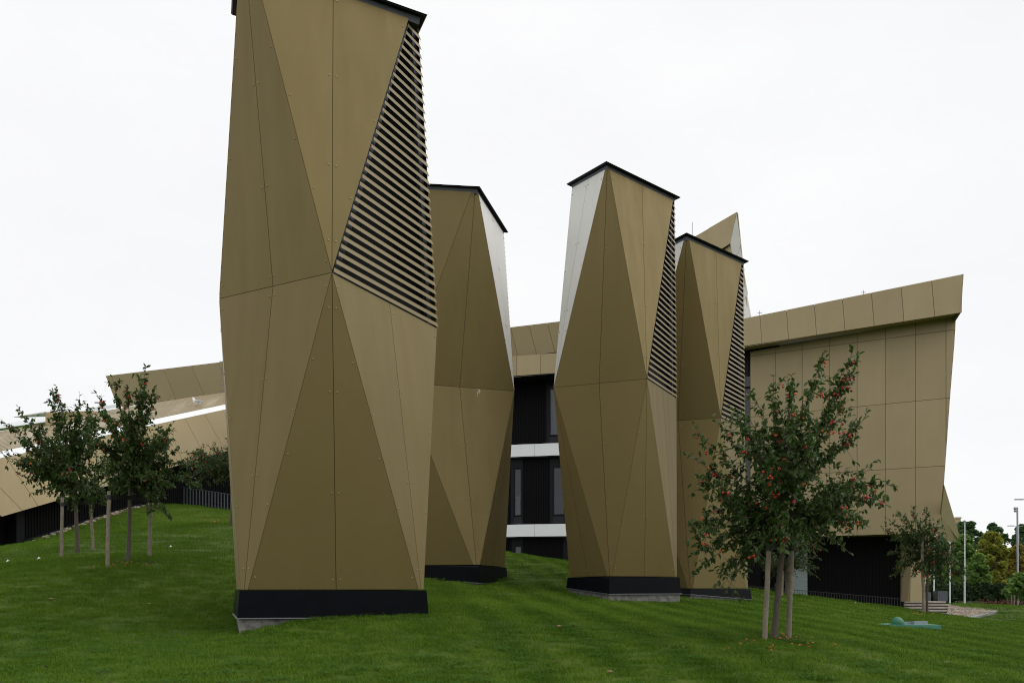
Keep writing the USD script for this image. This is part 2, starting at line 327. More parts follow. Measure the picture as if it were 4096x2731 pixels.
q = np.stack([ii * nx + jj, ii * nx + jj + 1, (ii + 1) * nx + jj + 1, (ii + 1) * nx + jj], -1).reshape(-1, 4)
MB().add(np.stack([GX.ravel(), GY.ravel(), GZ.ravel()], 1), q).build('lawn', MAT['lawn_ground'], smooth=True, kind='structure')

# ------------------------------------------------------------------ the four faceted vent towers
def tower(g, label, slat_n, drops, rivet_r=0.016, pale=None):
    th = g['th']; ex = np.array([math.sin(th), math.cos(th)]); ey = np.array([-math.cos(th), math.sin(th)]); O = np.array([g['X'], g['Z']]); z0 = EYE + g['z']
    def L(x, y, z):
        p = O + x * ex + y * ey
        return V(p[0], p[1], z0 + z)
    t = thing('vent_tower', label, 'tower', 'faceted vent towers on the lawn')
    hm, W, D = g['hm'], g['W'], g['D']
    mf = g['mf'][:2]; M = {'F': L(*mf, hm), 'L': L(*g['ml'][:2], hm), 'R': L(*g['mr'][:2], hm), 'B': L(-mf[0], -mf[1], hm)}
    Mxy = {'F': mf, 'L': g['ml'][:2], 'R': g['mr'][:2], 'B': [-mf[0], -mf[1]]}
    top_z = lambda x, y: g['Ht'] + g['gx'] * x + g['gy'] * y
    def corner(sx, sy, w, d, e, top):
        """The two ends of the short cut edge at a corner: on the front/back side, and on the left/right side."""
        a = Mxy['F' if sy < 0 else 'B']; b = Mxy['L' if sx < 0 else 'R']; k = e * 2 / (abs(a[0] - b[0]) + abs(a[1] - b[1]))
        t1, t2 = abs(a[0] - b[0]) * k, abs(a[1] - b[1]) * k
        x, y = sx * w / 2, sy * d / 2
        P1, P2 = (x - sx * t1, y), (x, y - sy * t2)
        zf = top_z if top else (lambda *_: 0.0)
        return L(*P1, zf(*P1)), L(*P2, zf(*P2))
    axis = L(0, 0, hm)
    faces = []
    for (top, w, d, e) in ((False, W, D, g['e']), (True, g['Wt'], g['Dt'], g['et'])):
        C = {(sx, sy): corner(sx, sy, w, d, e, top) for sx in (-1, 1) for sy in (-1, 1)}
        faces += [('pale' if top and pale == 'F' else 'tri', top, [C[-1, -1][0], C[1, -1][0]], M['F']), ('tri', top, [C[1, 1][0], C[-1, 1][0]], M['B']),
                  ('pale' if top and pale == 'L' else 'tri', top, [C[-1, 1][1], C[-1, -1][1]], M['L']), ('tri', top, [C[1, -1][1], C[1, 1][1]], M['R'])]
        for sx, sy, a, b in ((-1, -1, 'L', 'F'), (1, -1, 'F', 'R'), (1, 1, 'R', 'B'), (-1, 1, 'B', 'L')):
            c = C[sx, sy]; short = (c[1], c[0]) if (sx, sy) in ((-1, -1), (1, 1)) else (c[0], c[1])
            faces.append(('louvre' if top and (sx, sy) == (1, -1) else 'quad', top, [M[a], M[b]], short))
        if top: TC = C
        else: BC = C
    core = MB()
    def inward(p, k): return np.array([axis[0] + (p[0] - axis[0]) * k, axis[1] + (p[1] - axis[1]) * k, p[2]])
    for kind, top, long, tip in faces:
        if kind == 'louvre':
            A, B = long; S0, S1 = tip
            poly = [A, B, S1, S0]; c, n = plane_of(poly)
            if n @ (c - axis) < 0: n = -n
            # dark hollow behind the slats
            o1 = [inward(p, 0.94) for p in poly]; o2 = [c + (p - c) * 0.6 - n * 0.5 for p in o1]
            core.add(o1 + o2, [[4, 5, 6, 7], [0, 1, 5, 4], [1, 2, 6, 5], [2, 3, 7, 6], [3, 0, 4, 7]])
            upv = (S0 + S1) / 2 - (A + B) / 2; upv = upv / np.linalg.norm(upv)
            N = slat_n
            for i in range(N):
                f = (i + 0.12) / (N + 0.35)
                a, b = lerp(A, S0, f), lerp(B, S1, f)
                along = (b - a); ln = np.linalg.norm(along); along /= ln
                a = a + along * 0.015; b = b + along * 0.022
                hgt = 0.071
                lo_o, hi_o = n * 0.022, n * 0.0
                a2 = lerp(A, S0, f) + upv * hgt; b2 = lerp(B, S1, f) + upv * hgt
                sa = lerp(A, S0, min(1, f + hgt / np.linalg.norm((S0 + S1) / 2 - (A + B) / 2))) + along * 0.015
                sb = lerp(B, S1, min(1, f + hgt / np.linalg.norm((S0 + S1) / 2 - (A + B) / 2))) + along * 0.015
                m = MB()
                tk = n * -0.006
                v = [a + lo_o + tk, b + lo_o + tk, b + lo_o, a + lo_o, sa + hi_o + tk, sb + hi_o + tk, sb + hi_o, sa + hi_o]
                m.hexa(v)
                m.build('slat', MAT['gold_slat'], t)
            for side, (p0, p1) in enumerate(((A, S0), (B, S1))):
                q0 = lerp(p0, (A + B) / 2, 0.10); q1 = lerp(p1, (S0 + S1) / 2, 0.3)
                MB().beam(q0 - n * 0.10, q1 - n * 0.10, 0.13, 0.07, up=n).build('louvre_post', MAT['post_steel'], t)
            continue
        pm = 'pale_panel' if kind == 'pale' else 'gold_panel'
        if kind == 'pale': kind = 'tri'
        if kind == 'tri':
            a, b = long; m_ = (a + b) / 2
            halves = [[a, m_, tip], [m_, b, tip]]
            outer = [(a, tip), (b, tip)]; seam = (m_, tip)
            core.add([inward(p, 0.94) for p in (a, b, tip)], [[0, 1, 2]])
        else:
            a, b = long; s0, s1 = tip; m_, ms = (a + b) / 2, (s0 + s1) / 2
            halves = [[a, m_, ms, s0], [m_, b, s1, ms]]
            outer = [(a, s0), (b, s1)]; seam = (m_, ms)
            core.add([inward(p, 0.94) for p in (a, b, s1, s0)], [[0, 1, 2], [0, 2, 3]])
        for h, hp in enumerate(halves):
            c, n = plane_of(hp)
            if n @ (c - axis) < 0: n = -n
            pan = slab(hp, th=0.012, inset=0.0042, outward=n).build('panel', MAT[pm], t, label='pale silver panel' if pm == 'pale_panel' else None)
            # round-headed fixings beside the seam and the outer edge
            if n @ (np.array([0, 0, EYE]) - c) < 0: continue
            rv = MB()
            for edge, fr in ((seam, (0.02, 0.3, 0.62, 0.88) if kind == 'tri' else (0.02, 0.3, 0.62, 0.92)), (outer[h], (0.03, 0.42, 0.72))):
                for f in fr:
                    p = lerp(edge[0], edge[1], f); d = c - p; e_ = edge[1] - edge[0]; e_ = e_ / np.linalg.norm(e_)
                    d = d - (d @ e_) * e_; d /= np.linalg.norm(d) + 1e-9
                    p = p + d * 0.055 + e_ * 0.06
                    w_here = np.linalg.norm(lerp(seam[0], seam[1], f) - lerp(outer[h][0], outer[h][1], f))
                    if w_here < 0.12: continue
                    a1 = e_; a2 = np.cross(n, a1); ang = np.arange(7) * 2 * np.pi / 7
                    r1 = [p + n * 0.001 + rivet_r * (math.cos(x) * a1 + math.sin(x) * a2) for x in ang]
                    r2 = [p + n * 0.008 + rivet_r * 0.72 * (math.cos(x) * a1 + math.sin(x) * a2) for x in ang]
                    J = np.arange(7)
                    fc = [[j, (j + 1) % 7, 7 + (j + 1) % 7] for j in J] + [[j, 7 + (j + 1) % 7, 7 + j] for j in J] + [[7 + j, 7 + (j + 1) % 7, 14] for j in J]
                    rv.add(r1 + r2 + [p + n * 0.011], fc)
            if rv.v: rv.build('fixings', MAT['gold_rivet'], pan, kind='stuff', smooth=40)
    core.build('inner_shell', MAT['dark_inside'], t)
    # roof: a dark band above the panels and a thin overhanging sheet
    w, d = g['Wt'] / 2, g['Dt'] / 2
    def rect(k, dz): return [L(sx * (w + k), sy * (d + k), top_z(sx * (w + k), sy * (d + k)) + dz) for sx, sy in ((-1, -1), (1, -1), (1, 1), (-1, 1))]
    MB().hexa(rect(-0.03, -0.03) + rect(-0.01, 0.085)).build('roof_band', MAT['roof_band'], t)
    MB().hexa(rect(0.065, 0.087) + rect(0.085, 0.112)).build('roof_sheet', MAT['roof_black'], t)
    # skirt: four flared sheets with a folded lip, and the concrete plinth below
    w, d = W / 2, D / 2; cs = ((-1, -1), (1, -1), (1, 1), (-1, 1))
    topc = [L(sx * (w + 0.018), sy * (d + 0.018), -0.012) for sx, sy in cs]; botc = [L(sx * (w + 0.05), sy * (d + 0.05), -dr) for (sx, sy), dr in zip(cs, drops)]
    for i in range(4):
        j = (i + 1) % 4
        s = slab([topc[i], topc[j], botc[j], botc[i]], th=0.012, inset=0.0015, outward=(topc[i] + topc[j]) / 2 - L(0, 0, 0)).build('skirt', MAT['skirt_metal'], t)
        out = (topc[i] + topc[j]) / 2 - L(0, 0, -0.012); out = out / np.linalg.norm(out)
        MB().beam(botc[i] + out * 0.008, botc[j] + out * 0.008, 0.03, 0.016).build('lip', MAT['skirt_lip'], s)
    MB().hexa([L(sx * (w + 0.02), sy * (d + 0.02), -1.6) for sx, sy in cs] + [L(sx * (w + 0.02), sy * (d + 0.02), -min(drops) + 0.05) for sx, sy in cs]).build('plinth', MAT['concrete'], t)
    MB().hexa([L(sx * (w + 0.018), sy * (d + 0.018), -min(drops) + 0.04) for sx, sy in cs] + [L(sx * (w + 0.018), sy * (d + 0.018), -0.03) for sx, sy in cs]).build('base_frame', MAT['dark_inside'], t)
    return t
T1 = {'W': 2.82, 'D': 2.368, 'Wt': 2.837, 'Dt': 1.766, 'Ht': 9.567, 'e': 0.108, 'et': 0.20, 'hm': 4.72, 'mf': [-0.134, -1.665], 'ml': [-1.705, 0.103], 'mr': [2.016, 0.371], 'X': -3.126, 'Z': 13.941, 'z': -0.045, 'th': 1.222, 'gx': -0.11, 'gy': 0.12}
T2 = {'W': 2.78, 'D': 3.378, 'Wt': 2.781, 'Dt': 3.316, 'Ht': 9.865, 'e': 0.124, 'et': 0.131, 'hm': 4.703, 'mf': [-0.142, -2.324], 'ml': [-1.738, 0.25], 'mr': [2.0, 0.0], 'X': -2.155, 'Z': 22.998, 'z': 0.56, 'th': 0.246, 'gx': 0.018, 'gy': 0.17}
T3 = {'W': 2.167, 'D': 1.767, 'Wt': 2.167, 'Dt': 1.57, 'Ht': 9.794, 'e': 0.085, 'et': 0.075, 'hm': 4.72, 'mf': [-0.389, -1.437], 'ml': [-1.846, 0.427], 'mr': [1.594, -0.218], 'X': 2.852, 'Z': 21.245, 'z': 0.251, 'th': 1.051, 'gx': -0.139, 'gy': 0.106}
T4 = {'W': 2.358, 'D': 2.803, 'Wt': 2.332, 'Dt': 2.48, 'Ht': 9.646, 'e': 0.095, 'et': 0.101, 'hm': 4.854, 'mf': [-0.069, -1.471], 'ml': [-1.562, 0.419], 'mr': [1.774, -0.676], 'X': 5.229, 'Z': 24.858, 'z': -0.047, 'th': 1.014, 'gx': -0.111, 'gy': -0.009}
tower(T1, 'tallest and nearest gold faceted vent tower, cut off by the top of the picture', 34, (0.425, 0.455, 0.45, 0.425))
tower(T2, 'gold faceted vent tower standing half hidden behind the nearest tower', 33, (0.47, 0.47, 0.35, 0.28), pale='F')
tower(T3, 'gold faceted vent tower with a white left face, right of the dark window gap', 34, (0.43, 0.43, 0.40, 0.29), pale='L')
tower(T4, 'gold faceted vent tower between the white faced tower and the large apple tree', 34, (0.17, 0.33, 0.33, 0.16), pale='L')

# ------------------------------------------------------------------ the gold clad building behind
bld = thing('office_building', 'gold clad office building with sloping roofs, black ribbed walls and white floor bands', 'building')
def strip(fr, top, bot, seams, matname='gold_wall', name='panel', th=0.03, off=0.0, parent=bld, back=None):
    """Panels between two lines; seams are pairs (top column, bottom column) in the photograph, on the plane fr."""
    tz = lambda u: fr.hit(u, top[0][1] + (top[1][1] - top[0][1]) * (u - top[0][0]) / (top[1][0] - top[0][0]))
    bz = lambda u: fr.hit(u, bot[0][1] + (bot[1][1] - bot[0][1]) * (u - bot[0][0]) / (bot[1][0] - bot[0][0]))
    for (a, b), (c, d) in zip(seams[:-1], seams[1:]):
        (s1, z1), (s2, z2), (s3, z3), (s4, z4) = tz(a), tz(c), bz(d), bz(b)
        slab([fr.P(s1, z1, off), fr.P(s2, z2, off), fr.P(s3, z3, off if back is None else back), fr.P(s4, z4, off if back is None else back)], th=th, inset=0.008, outward=np.append(fr.n, 0)).build(name, MAT[matname], parent)
def ribbed(fr, s0, s1, zb, zt, parent=bld, pitch=0.14, name='ribbed_wall', off=0.0, matname='black_rib'):
    """Vertical black ribs on a backing sheet; zb and zt may be functions of s."""
    zb_ = zb if callable(zb) else (lambda s: zb); zt_ = zt if callable(zt) else (lambda s: zt)
    n = max(1, int(round((s1 - s0) / pitch))); S = np.linspace(s0, s1, n + 1); mb = MB()
    ang = fr.P
    for a, b in zip(S[:-1], S[1:]):
        w = b - a; prof = [(a, -0.03), (a + w * 0.42, -0.03), (a + w * 0.5, 0.0), (a + w * 0.92, 0.0), (b, -0.03)]
        v = [fr.P(s, zb_(s), off + o) for s, o in prof] + [fr.P(s, zt_(s), off + o) for s, o in prof]
        mb.add(v, [[i, i + 1, 6 + i, 5 + i] for i in range(4)])
    return mb.build(name, MAT[matname], parent)
ROOM = 1.5
def window(fr, s0, s1, z0, z1, frame=0.07, blind=None, parent=bld, off=0.0, mull=()):
    mb = MB()
    def bar(sa, sb, za, zb_): mb.hexa([fr.P(sa, za, off - 0.10), fr.P(sb, za, off - 0.10), fr.P(sb, za, off + 0.02), fr.P(sa, za, off + 0.02), fr.P(sa, zb_, off - 0.10), fr.P(sb, zb_, off - 0.10), fr.P(sb, zb_, off + 0.02), fr.P(sa, zb_, off + 0.02)])
    bar(s0, s0 + frame, z0, z1); bar(s1 - frame, s1, z0, z1); bar(s0 + frame, s1 - frame, z0, z0 + frame); bar(s0 + frame, s1 - frame, z1 - frame, z1)
    for m in mull: bar(s0 + frame, s1 - frame, m - frame / 2, m + frame / 2)
    w = mb.build('window', MAT['dark_frame'], parent)
    MB().add([fr.P(s0, z0, off - 0.05), fr.P(s1, z0, off - 0.05), fr.P(s1, z1, off - 0.05), fr.P(s0, z1, off - 0.05)], [[0, 1, 2, 3]]).build('pane', MAT['window_glass'], w)
    global ROOM; ROOM += 0.013
    q0, q1, y0, y1 = s0 - 1.6, s1 + 1.6, z0 - 0.8, z1 + 0.8
    MB().hexa([fr.P(s, y0, off - o) for s, o in ((q0, ROOM), (q1, ROOM), (q1, ROOM - .01), (q0, ROOM - .01))] + [fr.P(s, y1, off - o) for s, o in ((q0, ROOM), (q1, ROOM), (q1, ROOM - .01), (q0, ROOM - .01))]).build('room_wall', MAT['room_dark'], w)
    if blind:
        b0, b1, zz = blind
        MB().hexa([fr.P(s, zz[0], off - o) for s, o in ((b0, 0.22), (b1, 0.22), (b1, 0.20), (b0, 0.20))] + [fr.P(s, zz[1], off - o) for s, o in ((b0, 0.22), (b1, 0.22), (b1, 0.20), (b0, 0.20))]).build('blind', MAT['blind_light'], w)
    return w
def vbox(fr, s0, s1, z0, z1, o0, o1, name, m, parent=bld, label=None):
    """A box on the plane fr, from o0 in front of it to o1."""
    return MB().hexa([fr.P(s, z0, o) for s, o in ((s0, o0), (s1, o0), (s1, o1), (s0, o1))] + [fr.P(s, z1, o) for s, o in ((s0, o0), (s1, o0), (s1, o1), (s0, o1))]).build(name, MAT[m], parent, label=label)

# --- centre: black ribbed facade with white floor bands
ctr = Frame(at(2040, 2345, 42)[:2], (0.973, -0.228))
SL, SR = -9.0, 12.2
z3t = ctr.hit(2060, 1530)[1]; z1t, z1b = ctr.hit(2058, 1782)[1], ctr.hit(2058, 1835)[1]; z2t, z2b = ctr.hit(2050, 2099)[1], ctr.hit(2050, 2152)[1]
zg = 0.4
cols3 = [(ctr.hit(2197, 1700)[0], ctr.hit(2262, 1700)[0])]
wid = cols3[0][1] - cols3[0][0]; pitch = 1.98 * 1.0
def storey(zlo, zhi, win, tall, light):
    """Ribbed wall with tall windows, each with a dark surround and a spandrel panel below."""
    edges = [SL] + [e for a, b in win for e in (a, b)] + [SR]
    for a, b in zip(edges[0::2], edges[1::2]):
        if b - a > 0.1: ribbed(ctr, a, b, zlo, zhi, pitch=0.085)
    for k, (a, b) in enumerate(win):
        z0, z1 = tall
        vbox(ctr, a, a + 0.14, zlo, zhi, -0.15, 0.015, 'window_post', 'dark_frame'); vbox(ctr, b - 0.05, b, zlo, zhi, -0.15, 0.015, 'window_post', 'dark_frame')
        if z0 > zlo + 0.05: vbox(ctr, a + 0.14, b - 0.05, zlo, z0 - 0.03, -0.15, 0.0, 'spandrel', 'spandrel')
        if z1 < zhi - 0.05: vbox(ctr, a + 0.14, b - 0.05, z1 + 0.02, zhi, -0.15, 0.005, 'window_head', 'dark_frame')
        window(ctr, a + 0.14, b - 0.05, z0, z1, 0.05, light(k, a + 0.14, b - 0.05, z0, z1) if light else None)
H = lambda u, v: ctr.hit(u, v)
w3 = (H(2186, 1650)[0], H(2262, 1650)[0]); w2a = (H(2044, 1950)[0], H(2091, 1950)[0]); w2b = (H(2200, 1950)[0], H(2263, 1950)[0])
w1a = (H(2046, 2200)[0], H(2091, 2200)[0]); w1b = (H(2254, 2210)[0], H(2305, 2210)[0])
storey(z1t, z3t, [w3], (H(2220, 1742)[1], H(2220, 1536)[1]), lambda k, a, b, z0, z1: (a + 0.02, b, (z0 + 0.05, z1)))
storey(z2t, z1b, [w2a, w2b], (H(2070, 2063)[1], H(2070, 1871)[1]), lambda k, a, b, z0, z1: (a + 0.05, b - 0.16, (z0 + 0.05, z0 + (z1 - z0) * 0.42)) if k == 0 else None)
storey(zg, z2b, [w1a, w1b], (zg + 0.3, H(2070, 2182)[1]), lambda k, a, b, z0, z1: (a + 0.02, b - 0.02, (z0, z1 - 0.05)))
sB = [SL, H(1880, 1800)[0], H(2012, 1800)[0], H(2144, 1800)[0], H(2278, 1800)[0], H(2410, 1800)[0], 9.3]
for a, b in zip(sB[:-1], sB[1:]):
    for zt, zb in ((z1t, z1b), (z2t, z2b)):
        vbox(ctr, a + 0.008, b - 0.008, zb + 0.06, zt, 0.0, 0.30, 'floor_band', 'white_band')
vbox(ctr, SL, 9.3, z1b, z1b + 0.058, 0.0, 0.26, 'band_soffit', 'dark_frame'); vbox(ctr, SL, 9.3, z2b, z2b + 0.058, 0.0, 0.26, 'band_soffit', 'dark_frame')
# --- centre: soffit, lower fascia, upper leaning fascia
low = ctr.back(-1.5)
strip(low, ((2048, 1424), (2224, 1411)), ((2048, 1509), (2217, 1496)), [(1700, 1700), (1790, 1790), (1880, 1880), (1974, 1974), (2067, 2067), (2161, 2161), (2256, 2256), (2352, 2352), (2450, 2450), (2550, 2550), (2650, 2650)], name='fascia_panel')
vl0, vl1 = low.hit(1690, 1460), low.hit(2660, 1385)
slab([low.P(*low.hit(1700, 1453), -0.06), low.P(*low.hit(2650, 1378), -0.06), low.P(*low.hit(2650, 1460), -0.06), low.P(*low.hit(1700, 1533), -0.06)], th=0.02, inset=0).build('fascia_backing', MAT['room_dark'], bld)
a0, a1 = low.hit(1700, 1535.4), low.hit(2650, 1462)
slab([low.P(a0[0], a0[1], 0), low.P(a1[0], a1[1], 0), ctr.P(a1[0], z3t - 0.0, -0.02), ctr.P(a0[0], z3t - 0.0, -0.02)], th=0.05, inset=0, outward=(0, 0, -1)).build('soffit', MAT['roof_black'], bld)
upf = Frame(at(2040, 2345, 41.2)[:2], at(2040, 2345, 41.2)[:2] - at(441, 2345, 50.6)[:2])
upper_seams = [(441, 470), (557, 585), (672, 704), (783, 818), (889, 925), (995, 1032), (1100, 1138), (1203, 1242), (1306, 1346), (1410, 1450), (1513, 1554), (1617, 1658), (1720, 1762), (1824, 1866), (1930, 1972), (2052, 2072), (2125, 2147), (2198, 2220), (2290, 2315), (2390, 2416), (2490, 2518), (2600, 2630)]
strip(upf, ((441, 1508), (2216, 1297)), ((481, 1625), (2224, 1409)), upper_seams, name='upper_fascia_panel', off=0.35, back=0.0)
t0, t1, b0, b1 = upf.hit(441, 1508), upf.hit(2600, 1251), upf.hit(470, 1626), upf.hit(2630, 1359)
slab([upf.P(t0[0], t0[1] - 0.03, 0.33), upf.P(t1[0], t1[1] - 0.03, 0.33), upf.P(t1[0], t1[1] - 0.3, -3), upf.P(t0[0], t0[1] - 0.3, -3)], th=0.05, inset=0, outward=(0, 0, 1)).build('upper_roof', MAT['gold_wall'], bld)
slab([upf.P(b0[0] + 0.1, b0[1] - 0.15, -0.3), upf.P(b1[0], b1[1] - 0.15, -0.3), upf.P(t1[0], t1[1] - 0.1, 0.02), upf.P(t0[0] + 0.2, t0[1] - 0.1, 0.02)], th=0.05, inset=0).build('upper_backing', MAT['room_dark'], bld)

# --- left: the ramp-like roof with its leaning gold fascia
A, B = at(0, 2345, 30)[:2], at(912, 2345, 40)[:2]
ramp = Frame(A, B - A)
ramp_seams = [(-175, 7), (-72, 90), (48, 153), (165, 262), (268, 362), (365, 455), (456, 541), (542, 623), (609, 686), (689, 735), (762, 823), (839, 903), (912, 975), (985, 1046), (1056, 1117)]
ramp_top, ramp_bot = ((0, 1834), (912, 1636)), ((0, 2068), (778, 1842))
strip(ramp, ramp_top, ramp_bot, ramp_seams, name='ramp_panel', off=-0.35, back=0.0)
lineu = lambda l, u: l[0][1] + (l[1][1] - l[0][1]) * (u - l[0][0]) / (l[1][0] - l[0][0])
ft0, ft1 = ramp.hit(-175, lineu(ramp_top, -175)), ramp.hit(1056, lineu(ramp_top, 1056))
fb0, fb1 = ramp.hit(7, lineu(ramp_bot, 7) + 0.0), ramp.hit(1117, lineu(ramp_bot, 1117))
fbx = ramp.hit(-175, lineu(ramp_bot, -175))
# white sloping coping along the top
slab([ramp.P(ft0[0], ft0[1], -0.34), ramp.P(ft1[0], ft1[1], -0.34), ramp.P(ft1[0], ft1[1] + 0.22, -0.60), ramp.P(ft0[0], ft0[1] + 0.22, -0.60)], th=0.04, inset=0).build('coping', MAT['white_band'], bld)
# gold roof behind it, in overlapping courses
rf0, rf1 = ramp.P(ft0[0], ft0[1] + 0.14, -0.62), ramp.P(ft1[0], ft1[1] + 0.14, -0.62)
rback = lambda g: at(-60 + 1100 * g, float(np.interp(-60 + 1100 * g, [-60, 0, 183, 417, 640, 906, 1040], [1736, 1724, 1690, 1642, 1606, 1568, 1550])), 37.5 + 9.0 * g)
rb0, rb1 = rback(0), rback(1)
mb = MB(); NC, NS = 18, 64
tile_rng = np.random.default_rng(3)
for i in range(NC):
    f0, f1 = i / NC, (i + 1) / NC
    for j in range(NS):
        g0, g1 = j / NS, (j + 1) / NS
        p = lambda f, g: lerp(lerp(rf0, rf1, g), rback(g), f)
        lift = V(0, 0, 0.008 + tile_rng.uniform(0, 0.008)); base = V(0, 0, 0.006); f1 = f0 + (0.72 + tile_rng.uniform(-.06, .06)) / NC
        mb.add([p(f0, g0), p(f0, g1), p(f0, g1) + lift, p(f0, g0) + lift, p(f1, g1) + base, p(f1, g0) + base], [[0, 1, 2], [0, 2, 3], [3, 2, 4], [3, 4, 5]])
mb.build('roof_courses', MAT['gold_wall'], bld, kind='stuff')
rm = MB()
for j in range(8):
    h0, h1 = j / 8, (j + 1) / 8; dz = V(0, 0, .012)
    rm.add([lerp(rf0, rf1, h0) - dz, lerp(rf0, rf1, h1) - dz, rback(h1) - dz, rback(h0) - dz], [[0, 1, 2, 3]])
rm.build('roof', MAT['white_panel'], bld)
# white kerb along the back of the roof
k0, k1 = at(-60, 1722, 39.8), at(620, 1622, 45.5)
MB().hexa([k0, k1, k1 + V(-.3, .6, 0), k0 + V(-.3, .6, 0), k0 + V(0, .1, .24), k1 + V(0, .1, .24), k1 + V(-.3, .6, .24), k0 + V(-.3, .6, .24)]).build('roof_kerb', MAT['white_band'], bld)
slab([at(340, 1634, 46), at(470, 1616, 46), at(470, 1640, 46), at(340, 1658, 46)], th=0.3, inset=0).build('roof_kerb', MAT['white_band'], bld)
# dark recess and ribbed wall under the ramp
rec = ramp.back(0.9)
foot = lambda s: max(0.0, ground(*rec.P(s, 0)[:2]) - 0.25)
topl = lambda s: float(np.interp(s, [fbx[0], fb1[0]], [fbx[1], fb1[1]])) + 0.0
s_a, s_b, s_p = rec.hit(-160, 2200)[0], rec.hit(1117, 2000)[0], rec.hit(97, 2200)[0]
ribbed(rec, s_p, s_b, foot, topl, pitch=0.12)
ribbed(rec.back(0.5), s_a, s_p - 0.3, foot, topl, pitch=0.12)
vbox(rec, s_p - 0.32, s_p, foot(s_p) - 0.3, topl(s_p), -0.5, 0.02, 'pier', 'dark_frame')
slab([ramp.P(fbx[0], fbx[1] + .01, -0.03), ramp.P(fb1[0], fb1[1] + .01, -0.03), ramp.P(fb1[0], fb1[1] + .01, -1.5), ramp.P(fbx[0], fbx[1] + .01, -1.5)], th=0.05, inset=0, outward=(0, 0, -1)).build('soffit', MAT['roof_black'], bld)
for (sa, sb) in ((s_p, rec.hit(560, 2020)[0]),):
    n = 14; S = np.linspace(sa, sb, n + 1); m = MB()
    for a, b in zip(S[:-1], S[1:]):
        m.hexa([rec.P(a, foot(a) + .1, 0.03), rec.P(b, foot(b) + .1, 0.03), rec.P(b, foot(b) + .1, 0.10), rec.P(a, foot(a) + .1, 0.10), rec.P(a, foot(a) + 0.42, 0.03), rec.P(b, foot(b) + 0.42, 0.03), rec.P(b, foot(b) + 0.42, 0.10), rec.P(a, foot(a) + 0.42, 0.10)])
    m.build('base_rail', MAT['dark_frame'], bld)
# black wall behind the fence, closing the gap to the centre
gap = Frame(at(600, 2345, 47)[:2], ctr.P(SL, 0)[:2] - at(600, 2345, 47)[:2])
ribbed(gap, -1.0, gap.hit(1500, 2000)[0], 2.0, 9.6, pitch=0.16)
vbox(gap, gap.hit(913, 1950)[0], gap.hit(928, 1950)[0], 2, 9.4, 0, 0.25, 'pier', 'spandrel')

# --- right: the tall gold wing
wing = Frame(at(3300, 2345, 37.5)[:2], (0.88, -0.474))
wpt = wing.hit
right_edge = [wpt(3824, 1261), wpt(3818, 1367), wpt(3800, 1591), wpt(3781, 1862), wpt(3771, 2000), wpt(3761, 2131)]
left_top, zb = wpt(3001, 1406), wpt(3761, 2131)[1]
outline = Polygon([(left_top[0], zb)] + right_edge[::-1] + [left_top])
us = [3001, 3104.4, 3210.5, 3319.5, 3431, 3546, 3661.5, 3784]
S = [wpt(u, 1500)[0] for u in us]; S = list(np.linspace(S[0], S[-1], len(S))) + [S[-1] + 1.3]
zs = [zb, wpt(3781, 1862)[1], wpt(3798, 1591)[1], wpt(3818, 1318.6)[1], left_top[1] + 3]
for i in range(len(S) - 1):
    for j in range(4):
        c = outline.intersection(sbox(S[i], zs[j], S[i + 1], zs[j + 1]))
        if c.is_empty or c.area < 0.01 or c.geom_type != 'Polygon': continue
        slab([wing.P(s, z) for s, z in list(c.exterior.coords)[:-1]], th=0.03, inset=0.008, outward=np.append(wing.n, 0)).build('wall_panel', MAT['gold_wall'], bld)
ring = list(outline.exterior.coords)[:-1]
m = MB(); k = len(ring)
m.add([wing.P(s, z + (0.0 if z > zb + .1 else 0.02), -0.035) for s, z in ring] + [wing.P(s if s < 0 else s - 2.2, z + (0.0 if z > zb + .1 else 0.02), -11.0) for s, z in ring], [[i, (i + 1) % k, k + (i + 1) % k, k + i] for i in range(k)])
m.build('wing_body', MAT['gold_wall'], bld)
slab([wing.P(s, z, -0.05) for s, z in ring], th=0.02, inset=0.02).build('wall_backing', MAT['room_dark'], bld)
fas = wing.back(-1.0)
f_top, f_bot = ((2972, 1274), (3851, 1096)), ((2974.6, 1384.6), (3848, 1249.7))
f_seams = [(2860, 2866)] + [(2940, 2946)] + [(3039, 3048), (3145.7, 3154.3), (3257, 3266), (3369.6, 3380), (3485.5, 3497), (3604.4, 3616), (3726.6, 3738.7), (3851, 3848)]
strip(fas, f_top, f_bot, f_seams, name='fascia_panel')
q = [fas.hit(2862, lineu(f_bot, 2862)), fas.hit(3848, 1249.7), fas.hit(3851, 1096), fas.hit(2862, lineu(f_top, 2862))]
slab([fas.P(*q[0], -0.03), fas.P(*q[1], -0.03), wing.P(*wpt(3824, 1261), -0.02), wing.P(left_top[0] - 1.5, left_top[1], -0.02)], th=0.02, inset=0, outward=(0, 0, -1)).build('soffit', MAT['gold_wall'], bld)
slab([fas.P(*q[1], -0.0), fas.P(*q[2], -0.0), fas.P(q[2][0] - 2.4, q[2][1], -11), fas.P(q[1][0] - 2.6, q[1][1] - 0.9, -11)], th=0.03, inset=0, outward=np.append(wing.d, 0)).build('side_fascia', MAT['gold_wall'], bld)
slab([fas.P(q[3][0], q[3][1] - .04, -0.03), fas.P(q[2][0], q[2][1] - .04, -0.03), fas.P(q[2][0] - 2.4, q[2][1] - .04, -11), fas.P(q[3][0], q[3][1] - .04, -11)], th=0.05, inset=0, outward=(0, 0, 1)).build('wing_roof', MAT['roof_band'], bld)
